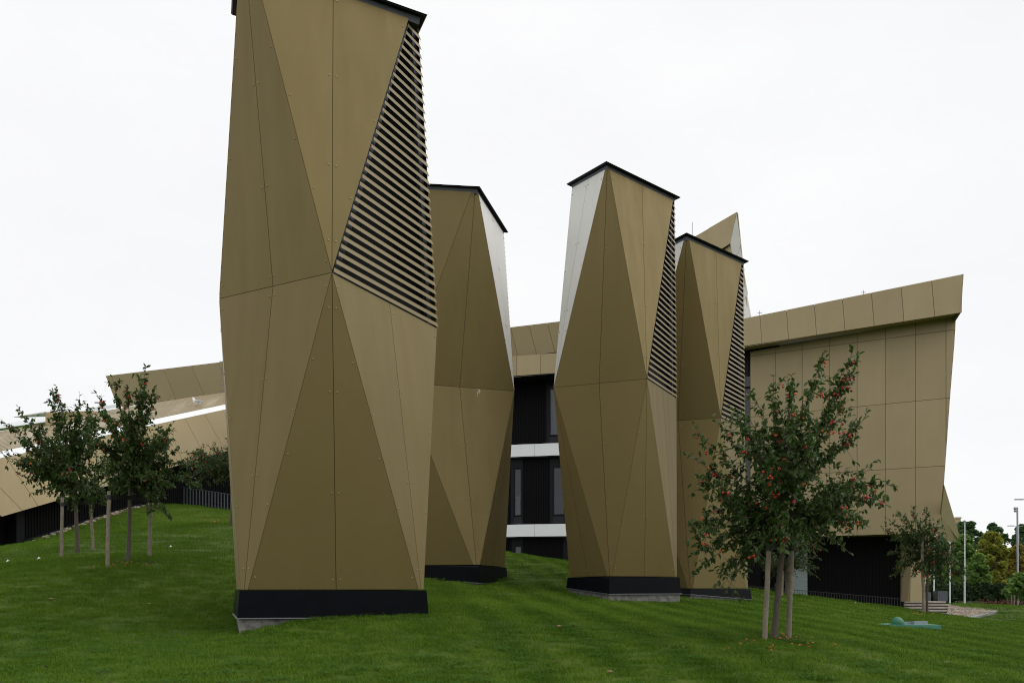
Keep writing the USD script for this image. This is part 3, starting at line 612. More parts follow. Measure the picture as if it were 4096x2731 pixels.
# roof wire with its little stays
for u, v in ((3039, 1262), (3454, 1180)):
    p = at(u, v, 37); MB().tube([p - V(0, 0, 0.1), p + V(0, 0, 0.22)], 0.012, 4).tube([p + V(-.1, 0, .12), p + V(.1, 0, .12)], 0.012, 4).build('roof_stay', MAT['steel_grey'], bld)
# faceted fold beyond the wing's right end
K = [at(3774, 1936, 32.9), at(3838, 2132, 40.5), at(3818, 2180, 42), at(3766, 2064, 35.4), at(3758, 2131, 37)]
slab([K[0], K[1], lerp(K[1], K[2], 0.45), K[3]], th=0.05, inset=0.006).build('fold_panel', MAT['gold_wall'], bld)
slab([K[3], lerp(K[1], K[2], 0.45), K[2], K[4]], th=0.05, inset=0.006).build('fold_panel', MAT['gold_wall'], bld)
slab([K[4], K[2], at(3790, 2155, 42), at(3740, 2133, 40)], th=0.05, inset=0).build('fold_panel', MAT['gold_wall'], bld)
# recessed ground floor below the wing
under = wing.back(1.6)
zt_u = zb + 0.02
sU0, sU1 = under.hit(2960, 2300)[0], under.hit(3603, 2300)[0]
sd0, sd1, sh0, sh1 = under.hit(3006, 2300)[0], under.hit(3035, 2300)[0], under.hit(3165, 2300)[0], under.hit(3232, 2300)[0]
zf = -0.1
for a, b in ((sU0, sd0), (sd1, sh0), (sh1, sU1)): ribbed(under, a, b, zf, zt_u, pitch=0.15)
vbox(under, sU1, sU1 + 0.12, zf, zt_u, -3.5, 0.05, 'corner_post', 'dark_frame')
ribbed(Frame(under.P(sU1 + .1, 0)[:2], (0.474, 0.88)), 0.1, 5.0, zf, zt_u, pitch=0.2)
dr = window(under, sd0, sd1, zf, zt_u - 0.1, 0.06)
for r0, r1 in ((2295, 2305.5), (2312, 2321.5)):
    m = MB()
    for k_ in range(5):
        u = 3012.5 + k_ * 3.3
        (s0, z0), (s1, z1) = under.hit(u - 0.75, r1), under.hit(u + 0.75, r0)
        m.hexa([under.P(s, z0, o) for s, o in ((s0, -.045), (s1, -.045), (s1, -.04), (s0, -.04))] + [under.P(s, z1, o) for s, o in ((s0, -.045), (s1, -.045), (s1, -.04), (s0, -.04))])
    m.build('glass_marking', MAT['litter_white'], dr)
sh_top = under.hit(3200, 2185)[1]
for k_ in range(34):
    z0 = sh_top - (k_ + 1) * 0.085
    m = MB(); a, b = sh0 + 0.03, sh1 - 0.03
    m.add([under.P(a, z0, -0.02), under.P(b, z0, -0.02), under.P(b, z0 + .07, 0.015), under.P(a, z0 + .07, 0.015), under.P(b, z0 + .084, -0.02), under.P(a, z0 + .084, -0.02)], [[0, 1, 2, 3], [3, 2, 4, 5]])
    m.build('shutter_slat', MAT['shutter'], bld)
vbox(under, sh0, sh1, sh_top + 0.0, zt_u, -0.1, 0.0, 'shutter_box', 'shutter'); vbox(under, sh0, sh1, zf, sh_top, -0.3, -0.06, 'shutter_back', 'room_dark')
# tapering gold column at the corner
C0 = [at(3611, 2405, 37.0), at(3634, 2405, 36.2), at(3686, 2404, 36.6), at(3611, 2131, 37.0), at(3656, 2131, 36.2), at(3730, 2131, 36.6)]
slab([C0[0], C0[1], C0[4], C0[3]], th=0.03, inset=0.006).build('column_panel', MAT['gold_wall'], bld)
slab([C0[1], C0[2], C0[5], C0[4]], th=0.03, inset=0.006).build('column_panel', MAT['gold_wall'], bld)
cb = V(0.25, 0.9, 0)
MB().hexa([C0[0] + V(0, .05, 0), C0[1] + V(0, .05, 0), C0[2] + V(0, .05, 0), C0[0] + cb, C0[3] + V(0, .05, 0), C0[4] + V(0, .05, 0), C0[5] + V(0, .05, 0), C0[3] + cb]).build('column_core', MAT['gold_wall'], bld)
# glass slot between the centre facade and the wing
g0, g1 = ctr.hit(2950, 1700)[0], ctr.hit(3012, 1700)[0]
zz = lambda v: ctr.hit(2990, v)[1]
window(ctr, g0, g1, zz(2150), zz(1497), 0.08, (g0 + .05, g1 - .05, (zz(2150), zz(1500))), off=0.06, mull=(zz(1550), zz(1750), zz(1950)))
vbox(ctr, g0 - 1.0, g1 + 1.2, zz(1496), zz(1370), -0.3, 0.02, 'slot_head', 'dark_frame')
# the prow above the roofs
ap, fo, rt, lf = at(2945, 848, 46), at(2922, 974, 46.6), at(3004, 1269, 47.2), at(2560, 1076, 53)
bs = at(2966, 1290, 46.8)
for f0, f1 in ((0, .26), (.26, .55), (.55, 1.0)):
    lowr = lambda f: lerp(fo, at(2560, 1200, 53), f)
    slab([lerp(ap, lf, f0), lerp(ap, lf, f1), lowr(f1), lowr(f0)], th=0.05, inset=0.006).build('prow_panel', MAT['gold_wall'], bld)
fo2 = at(2930, 1030, 46.7)
slab([fo, fo2, at(2800, 1130, 49), at(2830, 1050, 48.7)], th=0.05, inset=0.004).build('prow_panel', MAT['gold_wall'], bld)
cs_ = [0, .3, .55, .78, 1.0]
for c0, c1 in zip(cs_[:-1], cs_[1:]):
    slab([lerp(ap, rt, c0), lerp(ap, rt, c1), lerp(fo, bs, c1), lerp(fo, bs, c0)], th=0.05, inset=0.006).build('prow_panel', MAT['white_panel'], bld)
slab([ap, rt, rt + V(-6, 8, 0), lf], th=0.05, inset=0.02, outward=(0.3, 1, 0)).build('prow_back', MAT['gold_wall'], bld)
slab([fo2, bs, at(2700, 1330, 50), at(2700, 1180, 50)], th=0.05, inset=0.02).build('prow_base', MAT['gold_wall'], bld)
p = at(2769, 949, 50); MB().tube([p - V(0, 0, 1), p + V(0, 0, 0.9)], 0.018, 5).build('antenna', MAT['steel_grey'], bld)

# --- rooftop box, guard hoop, ladder and a gull on the left roof
bx = thing('roof_box', 'plain gold clad box standing on the sloping left roof', 'roof box')
P4 = [at(184, 1645, 38), at(363, 1641, 40.5), at(363, 1700, 40.5), at(184, 1712, 38)]
slab(P4, th=0.04, inset=0.004).build('panel', MAT['gold_wall'], bx)
slab([P4[1], at(417, 1648, 41.2), at(417, 1702, 41.2), P4[2]], th=0.04, inset=0.004).build('panel', MAT['gold_wall'], bx)
slab([P4[0], P4[1], P4[1] + V(-2.2, 1.2, 0), P4[0] + V(-2.2, 1.2, 0)], th=0.04, inset=0.0, outward=(0, 0, 1)).build('top_sheet', MAT['white_band'], bx)
hp = thing('guard_hoop', 'grey steel guard hoop on the left roof beside the gold box', 'guard rail')
a, b = at(379, 1610, 39), at(419, 1610, 39)
MB().beam(V(a[0], 39, at(379, 1655, 39)[2]), a, 0.06).build('post', MAT['steel_grey'], hp); MB().beam(V(b[0], 39, at(419, 1686, 39)[2]), b, 0.07).build('post', MAT['steel_grey'], hp)
MB().beam(a, b, 0.05).build('top_rail', MAT['steel_grey'], hp)
MB().beam(at(419, 1643, 39), at(456, 1653, 38), 0.04).beam(at(441, 1649, 38.4), at(441, 1662, 38.4), 0.05).build('side_rail', MAT['steel_grey'], hp)
ld = thing('roof_ladder', 'grey steel ladder standing up against the upper gold fascia beside the nearest tower', 'ladder')
for u in (877, 909): MB().beam(at(u, 1592, 47), at(u, 1428, 47), 0.05).build('stile', MAT['steel_grey'], ld)
for k_ in range(7): MB().beam(at(877, 1446 + 23.5 * k_, 47), at(909, 1446 + 23.5 * k_, 47), 0.03).build('rung', MAT['steel_grey'], ld)
gu = thing('gull', 'white gull with grey wings resting on the gold left roof', 'gull', loc=at(788, 1618, 41))
ms = trimesh.creation.icosphere(2, 1.0); ms.vertices *= (0.20, 0.09, 0.10); ms.vertices[:, 2] += 0.13; ms.vertices[:, 2] += np.clip(-ms.vertices[:, 0], 0, 1) * 0.12
MB().mesh(ms).tube([(-.12, 0, .2), (-.17, 0, .27), (-.18, 0, .31)], [.07, .055, .05], 8).tube([(-.04, .03, .06), (-.04, .03, -.02)], .008, 4).tube([(-.04, -.03, .06), (-.04, -.03, -.02)], .008, 4).build('body', MAT['gull_white'], gu, smooth=True)
ms = trimesh.creation.icosphere(1, 1.0); ms.vertices *= (0.055, 0.05, 0.05); ms.vertices += (-.19, 0, .32); MB().mesh(ms).build('head', MAT['gull_white'], gu, smooth=True)
MB().tube([(-.23, 0, .32), (-.29, 0, .305)], [.015, .004], 5).build('beak', MAT['beak'], gu)
for sy in (-1, 1):
    ms = trimesh.creation.icosphere(1, 1.0); ms.vertices *= (0.19, 0.022, 0.065); ms.vertices += (.08, .082 * sy, .15); MB().mesh(ms).build('wing', MAT['gull_grey'], gu, smooth=True)

t2 = stage.GetPrimAtPath('/World/vent_tower_001')
def on_face(u, v, A, B, C):
    n = np.cross(B - A, C - A); r = np.array([(u - CX) / F, 1, (HV - v) / F]); o = V(0, 0, EYE); return o + r * (((A - o) @ n) / (r @ n))
_ex = np.array([math.sin(T2['th']), math.cos(T2['th'])]); _ey = np.array([-math.cos(T2['th']), math.sin(T2['th'])])
_L = lambda x, y, z: V(*(np.array([T2['X'], T2['Z']]) + x * _ex + y * _ey), EYE + T2['z'] + z)
_f = (_L(*T2['mf'], T2['hm']), _L(*T2['ml'], T2['hm']), _L(-T2['W'] / 2 + .06, -T2['D'] / 2 + .06, 0))
mbs = MB()
for u, v0, v1, w in ((1916, 1556, 1574, 3.2), (1911, 1566, 1584, 1.6), (1920, 1560, 1571, 1.4)):
    q = [on_face(u + du, v, *_f) - V(0, 0.006, 0) for du, v in ((-w / 2, v0), (w / 2, v0 + 1), (w * .3, v1), (-w * .2, v1 - 1))]
    mbs.add(q, [[0, 1, 2, 3]])
mbs.build('pale_streak', MAT['white_panel'], t2)
#@@BUILDING_END
# ------------------------------------------------------------------ crab apple trees
def leaf_shape():
    """A pointed leaf folded along its midrib, 1 long, tip along +x."""
    xs = (0.0, 0.25, 0.55, 0.82, 1.0); ws = (0.0, 0.20, 0.24, 0.13, 0.0); dr = (0, 0.03, 0.02, -0.04, -0.12)
    v = [(0, 0, 0), (1, 0, -0.12)]; f = []
    for x, w, d in list(zip(xs, ws, dr))[1:4]: v += [(x, w, d + 0.07), (x, 0, d), (x, -w, d + 0.07)]
    f += [[0, 3, 2], [0, 4, 3]]
    for k in (0, 3): f += [[2 + k, 3 + k, 6 + k], [2 + k, 6 + k, 5 + k], [3 + k, 4 + k, 7 + k], [3 + k, 7 + k, 6 + k]]
    f += [[8, 9, 1], [9, 10, 1]]
    return np.array(v, float), np.array(f)
LEAF_V, LEAF_F = leaf_shape()
def leaves_mesh(P, D, size, rng):
    """Leaves at points P growing along D."""
    n = len(P); D = D / (np.linalg.norm(D, axis=1, keepdims=True) + 1e-9)
    up = np.array([0, 0, 1.0]) + rng.normal(0, 0.45, (n, 3))
    s = np.cross(up, D); s /= np.linalg.norm(s, axis=1, keepdims=True) + 1e-9
    u = np.cross(D, s)
    L = size * rng.uniform(0.65, 1.2, (n, 1, 1))
    curl = rng.uniform(0.4, 1.6, (n, 1, 1))
    v = P[:, None] + L * (LEAF_V[None, :, 0:1] * D[:, None] + LEAF_V[None, :, 1:2] * s[:, None] * 1.05 + LEAF_V[None, :, 2:3] * curl * u[:, None])
    f = LEAF_F[None] + (np.arange(n) * len(LEAF_V))[:, None, None]
    return v.reshape(-1, 3), f.reshape(-1, 3)
def bez(a, b, c, n):
    t = np.linspace(0, 1, n)[:, None]
    return (1 - t) ** 2 * a + 2 * t * (1 - t) * b + t ** 2 * c
ico1 = trimesh.creation.icosphere(1, 1.0)
def apple_tree(label, Z, foot, fork, tips, n_inner, n_apple, seed, leaf=0.072, trunk_r=0.045, apple_r=0.019, spread=1.1, shoot=0.5, clusters=(1, 4), group='crab apple trees on the lawn', clusters_along=(0.25, 0.95)):
    """foot, fork, tips: columns and rows in the photograph at the trunk's depth Z; tips are the ends of its main shoots."""
    rng = np.random.default_rng(seed)
    F0, F1 = at(*foot, Z), at(*fork, Z)
    F0[2] = ground(F0[0], F0[1]) - 0.05
    t = thing('apple_tree', label, 'tree', group)
    bend = (F0 + F1) / 2 + V(rng.normal(0, .03), rng.normal(0, .03), 0)
    T = [at(u, v, Z) for u, v in tips]
    c = np.mean(T, 0); halfw = max(abs(x[0] - F1[0]) for x in T)
    top = max(T, key=lambda p: p[2])
    lead = F1 + (V(F1[0], F1[1], top[2]) - F1) * 0.55 + V((c[0] - F1[0]) * 0.5, 0, 0)
    path = np.vstack([bez(F0, bend, F1, 8), bez(F1, (F1 + lead) / 2 + V(.03, .02, 0), lead, 7)[1:]])
    rad = np.concatenate([np.linspace(trunk_r * 1.05, trunk_r * 0.82, 8), np.linspace(trunk_r * 0.74, trunk_r * 0.25, 6)]); rad[0] *= 1.3
    mb = MB().tube(path, rad, 9)
    mb.build('trunk', MAT['bark'], t, smooth=50)
    # main shoots: those in the outline, then ones inside and behind
    for p in T:
        k = min(1.0, abs(p[0] - F1[0]) / (halfw + 1e-6)); p[1] += rng.uniform(-1, 1) * spread * math.sqrt(max(0.05, 1 - k ** 2)) * 0.8
    zlo, zhi = min(p[2] for p in T), top[2]
    n0 = len(T)
    for _ in range(n_inner):
        e = T[int(rng.integers(0, n0))]; q = F1 + (e - F1) * rng.uniform(0.35, 0.9) + rng.normal(0, 0.16, 3) * (1, 0, 0.8)
        q[1] = Z + rng.uniform(-1, 1) * halfw * 0.75 * math.sqrt(max(0.05, 1 - min(1, abs(q[0] - F1[0]) / halfw) ** 2))
        T.append(q)
    br = MB(); LP, LD, AP = [], [], []
    for k, p in enumerate(T):
        h = np.clip((p[2] - F1[2]) / max(0.3, lead[2] - F1[2]) * 0.45 - 0.12, 0, 0.9)
        st = path[7 + int(h * 6)]
        dist = np.linalg.norm(p - st)
        mid = st + (p - st) * 0.5 + V(0, 0, 0.22 * dist if p[2] - st[2] < 0.4 * dist else -0.14 * dist) + rng.normal(0, 0.06, 3)
        n = max(6, int(dist / 0.12)); B = bez(st, mid, p, n); B[1:-1] += rng.normal(0, 0.012, (n - 2, 3))
        br.tube(B, np.linspace(0.012, 0.003, n) * (0.6 + 0.25 * dist), 5, cap=False)
        tang = np.gradient(B, axis=0); tang /= np.linalg.norm(tang, axis=1, keepdims=True)
        # leaves along the shoot itself
        m = int(dist * 0.8 / 0.027)
        f = rng.uniform(0.22, 1.0, m) ** 0.9; idx = np.minimum((f * (n - 1)).astype(int), n - 2); fr = (f * (n - 1) - idx)[:, None]
        LP.append(B[idx] * (1 - fr) + B[idx + 1] * fr); side = rng.normal(0, 1, (m, 3)); LD.append(tang[idx] * 0.5 + side * 0.75 + V(0, 0, -0.28))
        # side twigs and leafy spurs
        nt = int(dist / 0.085)
        for _ in range(nt):
            f = rng.uniform(0.25, 0.93); i = int(f * (n - 1)); d = tang[i] * 0.6 + rng.normal(0, 0.8, 3) + V(0, 0, 0.35); d /= np.linalg.norm(d)
            ln = rng.uniform(0.10, shoot) * (1.05 - 0.5 * f)
            e = B[i] + d * ln + V(0, 0, rng.uniform(-0.5, 0.25) * ln)
            tw = bez(B[i], B[i] + d * ln * 0.55, e, 4); br.tube(tw, np.linspace(0.0055, 0.002, 4), 3, cap=False)
            m = max(4, int(ln / 0.025)); g = rng.uniform(0.1, 1.05, (m, 1)); LP.append(B[i] * (1 - g) + e * g); LD.append(np.tile(d, (m, 1)) * 0.4 + rng.normal(0, 0.75, (m, 3)) + V(0, 0, -0.32))
            if f > clusters_along[0] and f < clusters_along[1]: AP.append(B[i] * 0.35 + e * 0.65)
    LP, LD = np.vstack(LP), np.vstack(LD)
    v, f = leaves_mesh(LP, LD, leaf, rng)
    br.build('branches', MAT['twig'], t, smooth=True)
    MB().add(v, f).build('leaves', MAT['apple_leaf'], t, kind='stuff')
    # fruit in small hanging bunches
    AP = np.array(AP); ax = np.hypot(AP[:, 0] - F1[0], (AP[:, 1] - Z)) + 0.35 * np.abs(AP[:, 2] - F1[2]) - 0.55 * (AP[:, 1] - Z); AP = AP[np.argsort(-ax + rng.normal(0, 0.45, len(AP)))]; made = 0
    for base in AP[rng.uniform(size=len(AP)) < 0.5]:
        tone = rng.integers(0, 4)
        for _ in range(int(rng.integers(*clusters))):
            if made >= n_apple: break
            o = base + V(*(rng.normal(0, apple_r * 1.3, 2)), -rng.uniform(0.03, 0.08)); r = apple_r * rng.uniform(0.8, 1.2)
            vv = ico1.vertices * (r, r, r * 0.93); rr = np.hypot(ico1.vertices[:, 0], ico1.vertices[:, 1]); vv[:, 2] -= np.where(rr < 0.3, np.sign(vv[:, 2]) * r * 0.16, 0)
            MB().add(vv + o, ico1.faces).tube([o + V(0, 0, r * 0.7), o + V(0.004, 0, r + 0.02)], 0.0016, 3, cap=False).build('apple', MAT['apple_skin_%s' % 'abcd'[tone if rng.random() < .7 else rng.integers(0, 4)]], t, smooth=60)
            made += 1
    return t
def stake(label, Z, foot, topv, u_top, group, lean=0.0, r=0.04, tie=None):
    """A weathered round stake; tie: (row, end point) of the black strap round it."""
    a = at(foot[0], foot[1], Z); a[2] = ground(a[0], a[1]) - 0.1; b = at(u_top, topv, Z)
    t = thing('tree_stake', label, 'stake', group)
    n = 9; p = np.array([lerp(a, b, k / (n - 1)) for k in range(n)]); p[1:-1] += np.random.default_rng(int(foot[0])).normal(0, 0.003, (n - 2, 3))
    p = np.vstack([p, p[-1] + V(0, 0, 0.008)])
    MB().tube(p, list(np.linspace(r, r * 0.9, n)) + [r * 0.7], 10).build('post', MAT['stake_wood'], t, smooth=50)
    if tie:
        v, e = tie; c = at(foot[0] + (u_top - foot[0]) * (v - foot[1]) / (topv - foot[1]), v, Z)
        MB().tube([c - V(0, 0, .045), c + V(0, 0, .045)], r * 1.12, 10).beam(c, e, 0.012, 0.085).build('tie', MAT['tie_black'], t)
    return t
def zz4(x, y): return (2700 + x / 1.2544, 1350 + y / 1.2544)
near_tips = [zz4(*p) for p in ((770, 40), (800, 100), (830, 200), (460, 195), (500, 250), (430, 235), (340, 285), (205, 385), (80, 440), (55, 575), (100, 660), (125, 820), (30, 1030), (95, 960), (90, 1190), (200, 1240), (290, 1285), (310, 1150), (680, 310), (740, 360), (975, 370), (900, 420), (985, 620), (1110, 745), (1040, 850), (1000, 950), (890, 1020), (800, 1090), (740, 1060), (420, 1080), (560, 330), (600, 400), (640, 480), (150, 720), (160, 880), (900, 760), (850, 900), (300, 480), (390, 330), (250, 950), (700, 600), (940, 700))]
apple_tree('largest nearest apple tree with red fruit and a tall shoot, on the right lawn', 12.5, (3096, 2548), zz4(552, 930), near_tips, 36, 290, 11, leaf=0.092, trunk_r=0.047, apple_r=0.0185, clusters=(2, 5))
tn = at(3108, 2185, 12.5)
G1 = 'stakes beside the staked apple trees'
stake('left weathered wooden stake of the largest apple tree', 12.2, (3056, 2540), 2180, 3076, G1, tie=(2190, tn))
stake('right weathered wooden stake of the largest apple tree, reaching into its crown', 12.6, (3153, 2552), 2060, 3170, G1, tie=(2190, tn))
def z1(x, y): return (x / 1.568, 1300 + y / 1.568)
front_tips = [z1(*p) for p in ((985, 300), (960, 380), (1000, 400), (770, 355), (860, 400), (700, 470), (690, 500), (850, 480), (920, 430), (1085, 600), (1150, 680), (1080, 780), (1130, 760), (1200, 880), (1270, 1020), (1180, 1000), (1060, 1080), (1090, 1200), (1010, 1190), (900, 1140), (860, 1080), (560, 900), (620, 700), (600, 1000), (680, 1060), (720, 600), (740, 640), (940, 640), (1000, 700), (1020, 900), (600, 830), (960, 1000), (1040, 980))]
apple_tree('apple tree with two tall stakes, front one of the left group', 17.5, (513, 2246), z1(815, 960), front_tips, 32, 130, 12, leaf=0.096, trunk_r=0.042, apple_r=0.018, clusters=(1, 5))
tf = at(524, 1990, 17.5)
stake('left tall stake of the front left apple tree', 16.8, (429, 2268), 1965, 436, G1, tie=(1988, tf))
stake('right tall stake of the front left apple tree', 18.2, (598, 2216), 1930, 606, G1, tie=(2001, tf))
left_tips = [z1(*p) for p in ((430, 395), (385, 415), (455, 430), (530, 485), (560, 540), (215, 545), (240, 580), (150, 590), (20, 600), (60, 680), (25, 800), (80, 790), (140, 830), (110, 930), (150, 980), (260, 1080), (300, 1110), (430, 1160), (510, 1170), (560, 1110), (340, 640), (380, 620), (600, 660), (620, 760), (560, 980), (620, 1080), (300, 720), (200, 720), (230, 860), (420, 520), (460, 620), (180, 650), (380, 820), (500, 760))]
apple_tree('apple tree at the far left of the picture, between two shorter stakes', 21.0, (311, 2220), z1(470, 1000), left_tips, 30, 130, 13, leaf=0.100, trunk_r=0.048, apple_r=0.019, clusters=(1, 5))
tl = at(300, 2010, 21)
stake('left shorter stake of the far left apple tree', 20.2, (245, 2236), 1990, 249, G1, tie=(2016, tl))
stake('right shorter stake of the far left apple tree', 21.8, (374, 2200), 1988, 361, G1, tie=(2010, tl))
third_tips = [(556 + x / 3.92, 1750 + y / 3.92) for x, y in ((1350, 30), (1400, -50), (1250, 180), (640, 230), (800, 190), (700, 320), (600, 420), (620, 620), (780, 720), (900, 500), (1000, 620), (1350, 700), (960, 480), (1500, 100), (1600, 300), (1650, 560), (1550, 700), (1700, 150))]
apple_tree('apple tree half hidden behind the left edge of the nearest tower', 27.0, (925, 2096), (932, 1900), third_tips, 26, 60, 14, leaf=0.078, trunk_r=0.045, apple_r=0.022)
def z5(x, y): return (3400 + x / 2.0905, 1850 + y / 2.0905)
right_tips = [z5(*p) for p in ((530, 350), (560, 380), (450, 395), (370, 420), (295, 460), (300, 520), (350, 640), (360, 760), (400, 850), (410, 960), (520, 990), (590, 960), (640, 560), (600, 450), (800, 545), (820, 700), (920, 720), (940, 790), (960, 880), (1045, 990), (980, 980), (860, 1060), (820, 1000), (720, 900), (480, 560), (640, 700), (720, 640), (440, 700))]
apple_tree('apple tree with one stake in front of the stone steps at the right', 27.0, (3708, 2458), z5(655, 800), right_tips, 26, 75, 15, leaf=0.085, trunk_r=0.04, apple_r=0.024)
stake('single pale stake beside the apple tree in front of the stone steps', 26.8, (3696, 2456), 2155, 3688, G1, r=0.05, tie=(2249, at(3708, 2249, 27)))
def zs(x, y): return (2960 + x / 2.904, 1950 + y / 2.904)
back_tips = [zs(*p) for p in ((830, 480), (900, 520), (890, 620), (900, 720), (960, 830), (950, 940), (870, 1070), (780, 970), (680, 930), (780, 780), (230, 750), (250, 810), (350, 1030), (340, 950), (380, 720), (460, 500), (600, 450), (700, 600), (520, 1200))]
apple_tree('small apple tree behind the trunk of the largest one, in front of the grey shutter', 28.0, zs(540, 1232), zs(545, 900), back_tips, 16, 60, 16, leaf=0.07, trunk_r=0.045, apple_r=0.018, clusters=(1, 5))
stake('pale stake behind the trunk of the largest apple tree', 27.6, zs(485, 1228), zs(0, 965)[1], zs(493, 0)[0], G1, r=0.045)

# ------------------------------------------------------------------ the trees of the park beyond
def park_tree(name, label, u, vbase, vtop, Z, halfw_px, m, seed, n=5200, leaf=0.34, low=0.16, shape='round'):
    rng = np.random.default_rng(seed)
    b = at(u, vbase, Z); b[2] = ground(b[0], b[1]) - 0.1; top = EYE + (HV - vtop) * Z / F; h = top - b[2]; w = halfw_px * Z / F
    t = thing(name, label, 'tree', 'park trees beyond the lawn', b)
    mb = MB().tube([(0, 0, 0), (0.05, 0, h * 0.25), (-0.05, 0.05, h * 0.5), (0.1, 0, h * 0.8)], [h * 0.028, h * 0.022, h * 0.014, h * 0.004], 7)
    mb.build('trunk', MAT['bark'], t, smooth=50)
    nl = 90; P = []; br = MB()
    for k in range(nl):
        z = low + (1 - low) * (k + rng.uniform(0.2, 0.8)) / nl; a = rng.uniform(0, 2 * np.pi)
        prof = math.sin(np.pi * min(1, (z - low) / (1 - low) * 0.72 + 0.22)) ** 0.7 if shape == 'round' else (1 - ((z - low) / (1 - low)) ** 2.2) * 0.95 + 0.05
        r = w * prof * rng.uniform(0.25, 0.85); lr = w * rng.uniform(0.12, 0.26) * (0.55 + 0.45 * prof)
        c = V(r * math.cos(a), r * math.sin(a) * 0.8, z * h - lr * 0.5)
        br.tube([(0, 0, c[2] * 0.75), tuple(c)], [h * 0.008, h * 0.002], 4, cap=False)
        d = rng.normal(0, 1, (n // nl, 3)); d /= np.linalg.norm(d, axis=1, keepdims=True); d[:, 2] = np.where(rng.uniform(size=len(d)) < .75, np.abs(d[:, 2]), d[:, 2])
        P.append(c + d * lr * rng.uniform(0.55, 1.06, (len(d), 1)) * (1, 1, 0.85))
    P = np.vstack(P); P = P[P[:, 2] < h]; N = len(P)
    A = rng.normal(0, 1, (N, 3)); A[:, 2] *= 0.5; A /= np.linalg.norm(A, axis=1, keepdims=True); Bv = np.cross(A, rng.normal(0, 1, (N, 3))); Bv /= np.linalg.norm(Bv, axis=1, keepdims=True)
    s = leaf * rng.uniform(0.5, 1.2, (N, 1))
    v = np.stack([P - A * s, P + Bv * s * 0.55 + A * s * 0.1, P + A * s, P - Bv * s * 0.55], 1).reshape(-1, 3)
    f = (np.arange(N) * 4)[:, None] + np.array([0, 1, 2, 3]); br.build('limbs', MAT['bark'], t); MB().add(v, f).build('crown', MAT[m], t, kind='stuff')
PK = [('tall dark green tree behind the flag pole', 3870, 2404, 2085, 105, 85, 'dark_foliage', 1.0), ('tall dark tree between the flag pole and the camera mast', 3985, 2404, 2093, 112, 75, 'dark_foliage', 1.0), ('dark tree behind the camera mast', 4085, 2404, 2098, 110, 70, 'dark_foliage', 1.0),
      ('mid green tree partly behind the gold fold of the building', 3848, 2404, 2140, 84, 75, 'green_foliage', 1.0), ('broad yellow green tree right of the flag pole', 3968, 2405, 2128, 78, 85, 'yellow_foliage', 1.0), ('rusty yellow tree at the right edge behind the camera mast', 4075, 2407, 2180, 80, 55, 'rust_foliage', 1.0),
      ('dark tree seen between the steps and the gold column', 3760, 2405, 2150, 92, 70, 'dark_foliage', 1.0), ('low green tree left of the yellow one', 3915, 2405, 2215, 75, 45, 'green_foliage', 1.0), ('rusty green tree between the yellow tree and the mast', 4022, 2406, 2200, 82, 45, 'rust_foliage', 1.0),
      ('dark tree at the right edge of the park', 4160, 2405, 2120, 100, 80, 'dark_foliage', 1.0)]
for k, (lab, u, vb, vt, Z, hw, m, _) in enumerate(PK): park_tree('park_tree', lab, u, vb, vt, Z, hw, m, 40 + k, n=11000, leaf=0.27)
park_tree('young_tree', 'young green tree with three stakes at the right edge of the lawn', 4078, 2422, 2290, 46, 70, 'green_foliage', 60, n=2600, leaf=0.13, low=0.3)

#@@TREES_END
# ------------------------------------------------------------------ things on and round the lawn
# green shaft cover with its dome
c = onground(3610, 2506); sc = c[1] / F
hc = thing('shaft_cover', 'green concrete shaft cover with a round dome and grey hinge on the lawn', 'shaft cover', loc=c + V(0, 0, -0.03))
hw = 0.5 * (3731 - 3500) * sc
po = [(-hw, -0.25), (hw * 0.98, -0.42), (hw, 0.25), (-hw * 0.1, 0.55), (-hw * 0.75, 0.35)]
m = trimesh.creation.extrude_polygon(Polygon(po), 0.085); MB().mesh(m).build('slab', MAT['green_plate'], hc)
ms = trimesh.creation.icosphere(3, 1.0); vv = ms.vertices.copy(); ang = np.arctan2(vv[:, 1], vv[:, 0]); vv[:, :2] *= (1 + 0.006 * np.sign(np.sin(ang * 14)))[:, None]
vv *= 0.125; vv[:, 2] = np.maximum(vv[:, 2], -0.02) * 1.02
dx = (3583 - 3614) * sc
MB().add(vv + V(dx, -0.12, 0.115), ms.faces).build('dome', MAT['green_plastic'], hc, smooth=True)
MB().tube([(dx, -.12, .085), (dx, -.12, .10)], 0.155, 24).build('flange', MAT['green_plastic'], hc)
MB().hexa([(x, y, z) for z in (.085, .135) for x, y in ((dx + .16, -.05), (dx + .50, -.02), (dx + .50, .06), (dx + .16, .04))]).hexa([(x, y, z) for z in (.085, .155) for x, y in ((dx + .33, -.16), (dx + .62, -.14), (dx + .62, -.05), (dx + .33, -.06))]).build('hinge_plate', MAT['galvanised'], hc)
# stone landing with steps
st = thing('stone_steps', 'pale stone landing with five long steps beside the gold column', 'steps')
L0, L1 = at(3560, 2404, 38.2), at(3788, 2404, 38.2); zt = L0[2]
for k in range(5):
    z1_, z0_ = zt - 0.125 * k, zt - 0.125 * (k + 1) - 0.02
    y0 = 38.2 - 0.34 * k; n = 7; X = np.linspace(L0[0] - 0.2, L1[0] + 0.02 * k - 0.05, n + 1)
    for a, b in zip(X[:-1], X[1:]):
        bk_ = y0 + (.36 if k else 6)
        sst = MB().hexa([(x, y, z) for z in (z1_ - .055, z1_) for x, y in ((a + .004, y0 - .03), (b - .004, y0 - .03), (b - .004, bk_), (a + .004, bk_))]).build('step_stone', MAT['stone_step'], st)
        MB().hexa([(x, y, z) for z in (z0_, z1_ - .056) for x, y in ((a + .004, y0 + .03), (b - .004, y0 + .03), (b - .004, y0 + .33), (a + .004, y0 + .33))]).build('riser', MAT['step_riser'], sst)
